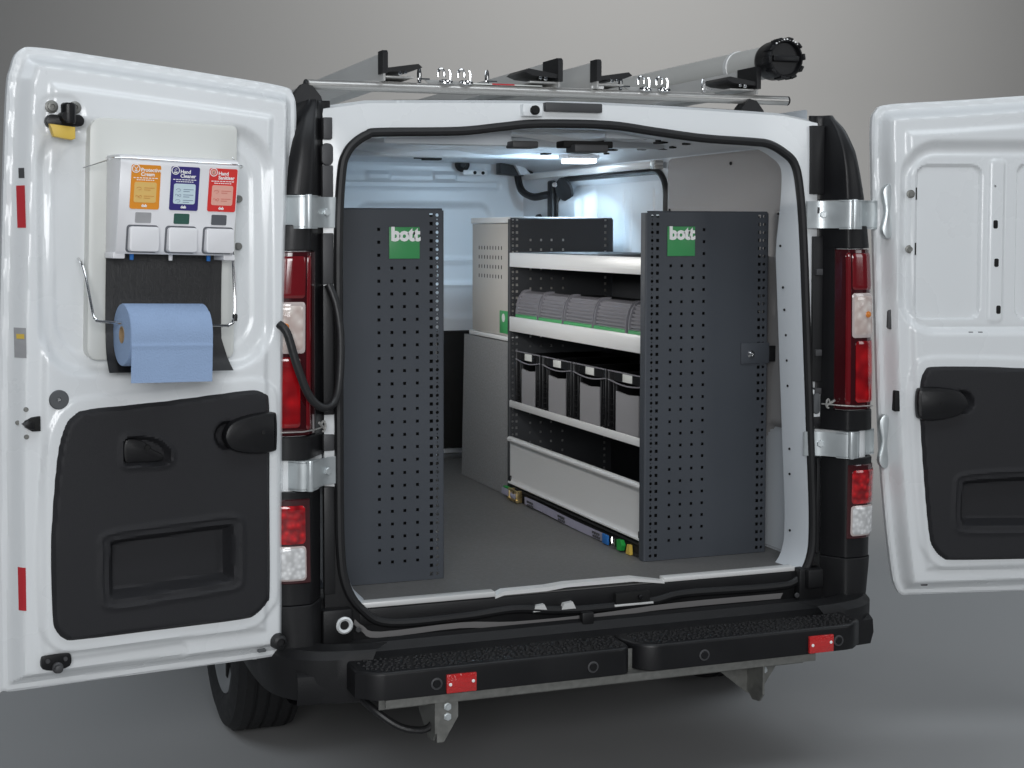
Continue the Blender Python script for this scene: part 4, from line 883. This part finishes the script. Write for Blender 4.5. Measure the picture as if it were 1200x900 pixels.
# ================================================================== REAR STEP
rstep = thing('rear_step', 'black two-piece rear step on a galvanised beam below the open cargo bay', 'step', (0, -.24, .25))
def tread(poly, label):
    t = part('tread', MB().prism(poly, lambda a, b: (a, b, .384), lambda a, b: (a, b, .458), .010, 3), 'black', rstep)
    P = np.array(poly); m2 = MB()
    xs = np.arange(P[:, 0].min() + .03, P[:, 0].max() - .03, .0160); ysn = np.arange(-.288, -.176, .0135)
    for i, x in enumerate(xs):
        for j, y in enumerate(ysn):
            xx = x + (.008 if j % 2 else 0)
            if sdpoly(np.array([xx]), np.array([y]), poly)[0][0] > -.016: continue
            xx += random.uniform(-.006, .006); y_ = y + random.uniform(-.005, .005); r = random.uniform(.0036, .0050); zt = .4615
            m2.add([(xx - r, y_ - r, .4575), (xx + r, y_ - r, .4575), (xx + r, y_ + r, .4575), (xx - r, y_ + r, .4575), (xx - r * .6, y_ - r * .6, zt), (xx + r * .6, y_ - r * .6, zt), (xx + r * .6, y_ + r * .6, zt), (xx - r * .6, y_ + r * .6, zt)], [(0, 1, 5, 4), (1, 2, 6, 5), (2, 3, 7, 6), (3, 0, 4, 7), (4, 5, 6, 7)])
    part('tread_grip', m2, 'bumper', t, smooth=0, kind='stuff', recalc=False)
    return t
PL = [(-.772, -.168), (-.772, -.262)] + [(-.772 + .048 * k, -.262 - .040 * k) for k in (.5, 1)] + [(-.70, -.306), (-.040, -.306)] + [(-.028 + .038 * math.sin(R(a)), -.268 - .038 * math.cos(R(a))) for a in (0, 18, 36, 54, 72, 90)] + [(.010, -.175), (.004, -.168)]
PRt = [(.016, -.168), (.016, -.215)] + [(.106 - .090 * math.cos(R(a)), -.216 - .090 * math.sin(R(a))) for a in range(9, 91, 9)] + [(.70, -.306), (.724, -.302), (.748, -.282), (.772, -.262), (.772, -.168)]
tread(PL, ''); tread(PRt, '')
part('beam', MB().prism([(-.300, .360), (-.300, .381), (-.18, .381), (-.18, .376), (-.294, .376), (-.294, .360)], lambda a, b: (-.70, a, b), lambda a, b: (.60, a, b)), 'galv', rstep)
part('beam_web', MB().box(-.70, .60, -.235, -.230, .335, .382, .001), 'galv', rstep)
part('centre_plate', MB().box(-.03, .09, -.262, -.258, .370, .440, .001), 'galv', rstep)
for x0 in (-.562, .43):
    b = part('bracket', MB().prism([(-.292, .374), (-.15, .374), (-.15, .30), (-.235, .245), (-.272, .250), (-.292, .275)], lambda a, b: (x0, a, b), lambda a, b: (x0 + .006, a, b)), 'galv', rstep)
    part('bracket_web', MB().prism([(x0 + .006, .374), (x0 + .065, .374), (x0 + .065, .315), (x0 + .025, .25), (x0 + .006, .25)], lambda a, b: (a, -.292, b), lambda a, b: (a, -.287, b)) if x0 < 0 else MB().prism([(x0 - .12, .374), (x0 + .10, .374), (x0 + .10, .33), (x0 + .05, .262), (x0, .255), (x0 - .10, .335)], lambda a, b: (a, -.205, b), lambda a, b: (a, -.200, b)), 'galv', b)
    yb, xb = (-.292, x0 + .035) if x0 < 0 else (-.205, x0 + .055)
    for z in (.345, .318): part('bolt', MB().lathe([(.011, 0), (.011, .003), (.008, .004), (.008, .010)], (xb, yb, z), (0, -1, 0), 6), 'zinc', b)
for x0, x1 in ((-.536, -.452), (.571, .652)):
    r_ = part('reflector', MB().box(x0, x1, -.314, -.304, .386, .436, .002), 'reflector', rstep)
    part('reflector_screw', MB().disc((x0 + .010, -.313, .410), (0, -1, 0), .0045, .003, 10).disc((x1 - .010, -.313, .414), (0, -1, 0), .0045, .003, 10), 'lettering', r_)
for x in (-.562, -.111, .232, .672):
    s_ = part('parking_sensor', MB().lathe([(.016, 0), (.016, .003), (.012, .004), (.012, .001)], (x, -.3055, .414), (0, -1, 0), 24), 'grille', rstep)
    part('sensor_core', MB().disc((x, -.3055, .414), (0, -1, 0), .0105, .004, 20), 'black', s_)
part('cable_loop', MB().tube(spline([(-.74, -.14, .36), (-.70, -.21, .325), (-.64, -.24, .285), (-.575, -.25, .275), (-.545, -.24, .305), (-.56, -.20, .345)], 6, False), .010, 10), 'cable', rstep)

# ================================================================== ROOF RACK AND PIPE CARRIER
rr = thing('roof_rack', 'silver roof rack with black-tipped ladder rails on the van roof', 'roof rack', (0, .15, 1.975))
YB = .16
part('roller_bar', MB().lathe([(.011, 0), (.0145, .003), (.0145, 1.557), (.011, 1.56)], (-.79, YB, 2.020), (1, 0, 0), 20), 'steel', rr)
for x in (-.792, .767): part('end_cap', MB().lathe([(.0145, 0), (.0145, .006), (.010, .009)], (x, YB, 2.020), (1 if x > 0 else -1, 0, 0), 18), 'rubber', rr)
part('cross_beam', MB().prism([(YB + .016, 2.022), (YB + .018, 2.038), (YB + .10, 2.046), (YB + .10, 2.036)], lambda a, b: (-.62, a, b), lambda a, b: (.52, a, b)), 'rack', rr)
part('cross_beam', MB().box(-.78, .78, 1.35, 1.41, 2.01, 2.045, .004), 'rack', rr)
for x in (-.80, .625):
    for y in (YB, 1.38): part('rack_foot', MB().prism([(x - .055, 1.945), (x + .055, 1.945), (x + .042, 1.985), (x + .018, 2.014), (x - .008, 2.020), (x - .030, 1.995)], lambda a, b: (a, y - .028, b), lambda a, b: (a, y + .03, b), .006), 'rubber', rr)
for x, s in ((-.572, 1), (-.030, -1), (.096, 1), (.643, -1)):
    y0 = .12
    rail = part('ladder_rail', MB().box(x - .003, x + .003, y0 + .01, 2.30, 2.035, 2.116, .001).box(*sorted((x + s * .003, x + s * .09)), y0 + .02, 2.30, 2.046, 2.051, .001), 'rack', rr)
    part('rail_tip', MB().prism([(y0, 2.050), (y0, 2.112), (y0 + .008, 2.120), (y0 + .12, 2.120), (y0 + .12, 2.050)] if s < 0 else [(y0, 2.056), (y0, 2.114), (y0 + .006, 2.121), (y0 + .05, 2.121), (y0 + .05, 2.056)], lambda a, b: (x - .008, a, b), lambda a, b: (x + .008, a, b), .002), 'rubber', rail)
    part('rail_pad', MB().prism([(x + s * .008, 2.072), (x + s * .008, 2.060), (x + s * .085, 2.066), (x + s * .112, 2.076), (x + s * .100, 2.086), (x + s * .06, 2.080)], lambda a, b: (a, y0 + .005, b), lambda a, b: (a, y0 + .16, b), .002), 'rubber', rail)
    part('rail_screw', MB().disc((x + s * .045, y0 + .01, 2.058), (0, -1, 0), .006, .006, 10).disc((x + s * .062, y0 + .01, 2.060), (0, -1, 0), .005, .006, 10), 'chrome', rail)
for x0 in (-.425, .22):
    p = part('hook_plate', MB().prism([(x0 + .01, 2.026), (x0 + .15, 2.022), (x0 + .13, 2.046), (x0 - .01, 2.050)], lambda a, b: (a, YB - .006 + (b - 2.02) * 1.2, b), lambda a, b: (a, YB - .002 + (b - 2.02) * 1.2, b)), 'rack', rr)
    for k in (0, 1):
        cx = x0 + .045 + .062 * k; cy = YB - .012
        m2 = MB().tube([(cx + .017 * math.cos(t), cy + .010 * math.sin(t), 2.040 + .004 * math.sin(t)) for t in np.linspace(0, 2 * math.pi, 20)[:-1]], .0045, 8, closed=True)
        m2.tube([(cx - .012 + .010 * math.cos(t), cy + .01, 2.062 + .016 * math.sin(t)) for t in np.linspace(-.5, 3.6, 14)], .0042, 8)
        m2.tube([(cx + .016, cy + .01, 2.045), (cx + .017, cy + .01, 2.066), (cx + .013, cy + .012, 2.076)], .0042, 8)
        part('eye_hook', m2, 'chrome', p)
for x in (-.455, -.245, .19, .475):
    part('loop_clip', MB().tube([(x + .004 * math.cos(t), YB + .01, 2.058 + .022 * math.sin(t)) for t in np.linspace(0, 2 * math.pi, 14)[:-1]], .0035, 6, closed=True).box(x - .004, x + .030, YB + .005, YB + .012, 2.046, 2.050), 'chrome', rr)
part('measuring_strip', MB().box(-.30, -.075, YB - .008, YB + .01, 2.036, 2.040, .001), 'plate', rr); part('strip_marks', MB().box(-.235, -.165, YB - .009, YB + .005, 2.0365, 2.0405), 'red', rr)
BX('wedge', .09, .13, YB - .002, YB + .012, 2.036, 2.046, m='lettering', parent=rr)
pc = thing('pipe_carrier', 'grey pipe carrier tube with black screw cap lying on the roof rack', 'tube', (.715, .9, 2.06))
PX, PZ = .716, 2.143
part('pipe', MB().lathe([(.052, 0), (.052, 2.4), (.048, 2.4), (.048, 0)], (PX, .15, PZ), (0, 1, 0), 48, closed=True), 'pipe', pc)
part('pipe_band', MB().lathe([(.0525, 0), (.055, .002), (.055, .022), (.0525, .024)], (PX, .36, PZ), (0, 1, 0), 48), 'whitealu', pc)
cap = part('screw_cap', MB().lathe([(.054, .105), (.058, .100), (.061, .085), (.061, .045), (.062, .040), (.062, .012), (.058, .004), (.053, .003), (.049, .016), (.0, .018)], (PX, .075, PZ), (0, 1, 0), 48), 'black', pc)
for k in range(10):
    a = 2 * math.pi * k / 10 + .2; ca, sa = math.cos(a), math.sin(a)
    b = MB().box(-.010, .010, .074, .118, .057, .066, .003)
    part('cap_lug', MB().add([(PX + x * ca + z * sa, y, PZ - x * sa + z * ca) for x, y, z in b.v], b.f), 'black', cap)
b = MB().box(-.046, .046, .078, .094, -.009, .009, .003); part('cap_bar', MB().add([(PX + x, y, PZ + z) for x, y, z in b.v], b.f), 'black', cap)
m2 = MB()
for k in range(9):
    a = R(50 + 10 * k); m2.add(*(lambda q: ([(PX + .0590 * math.cos(a) + x, .0755 + y, PZ + .0590 * math.sin(a) + z) for x, y, z in q.v], q.f))(MB().box(-.0022, .0022, 0, .003, -.0022, .0022)))
part('cap_print', m2, 'lettering', cap)
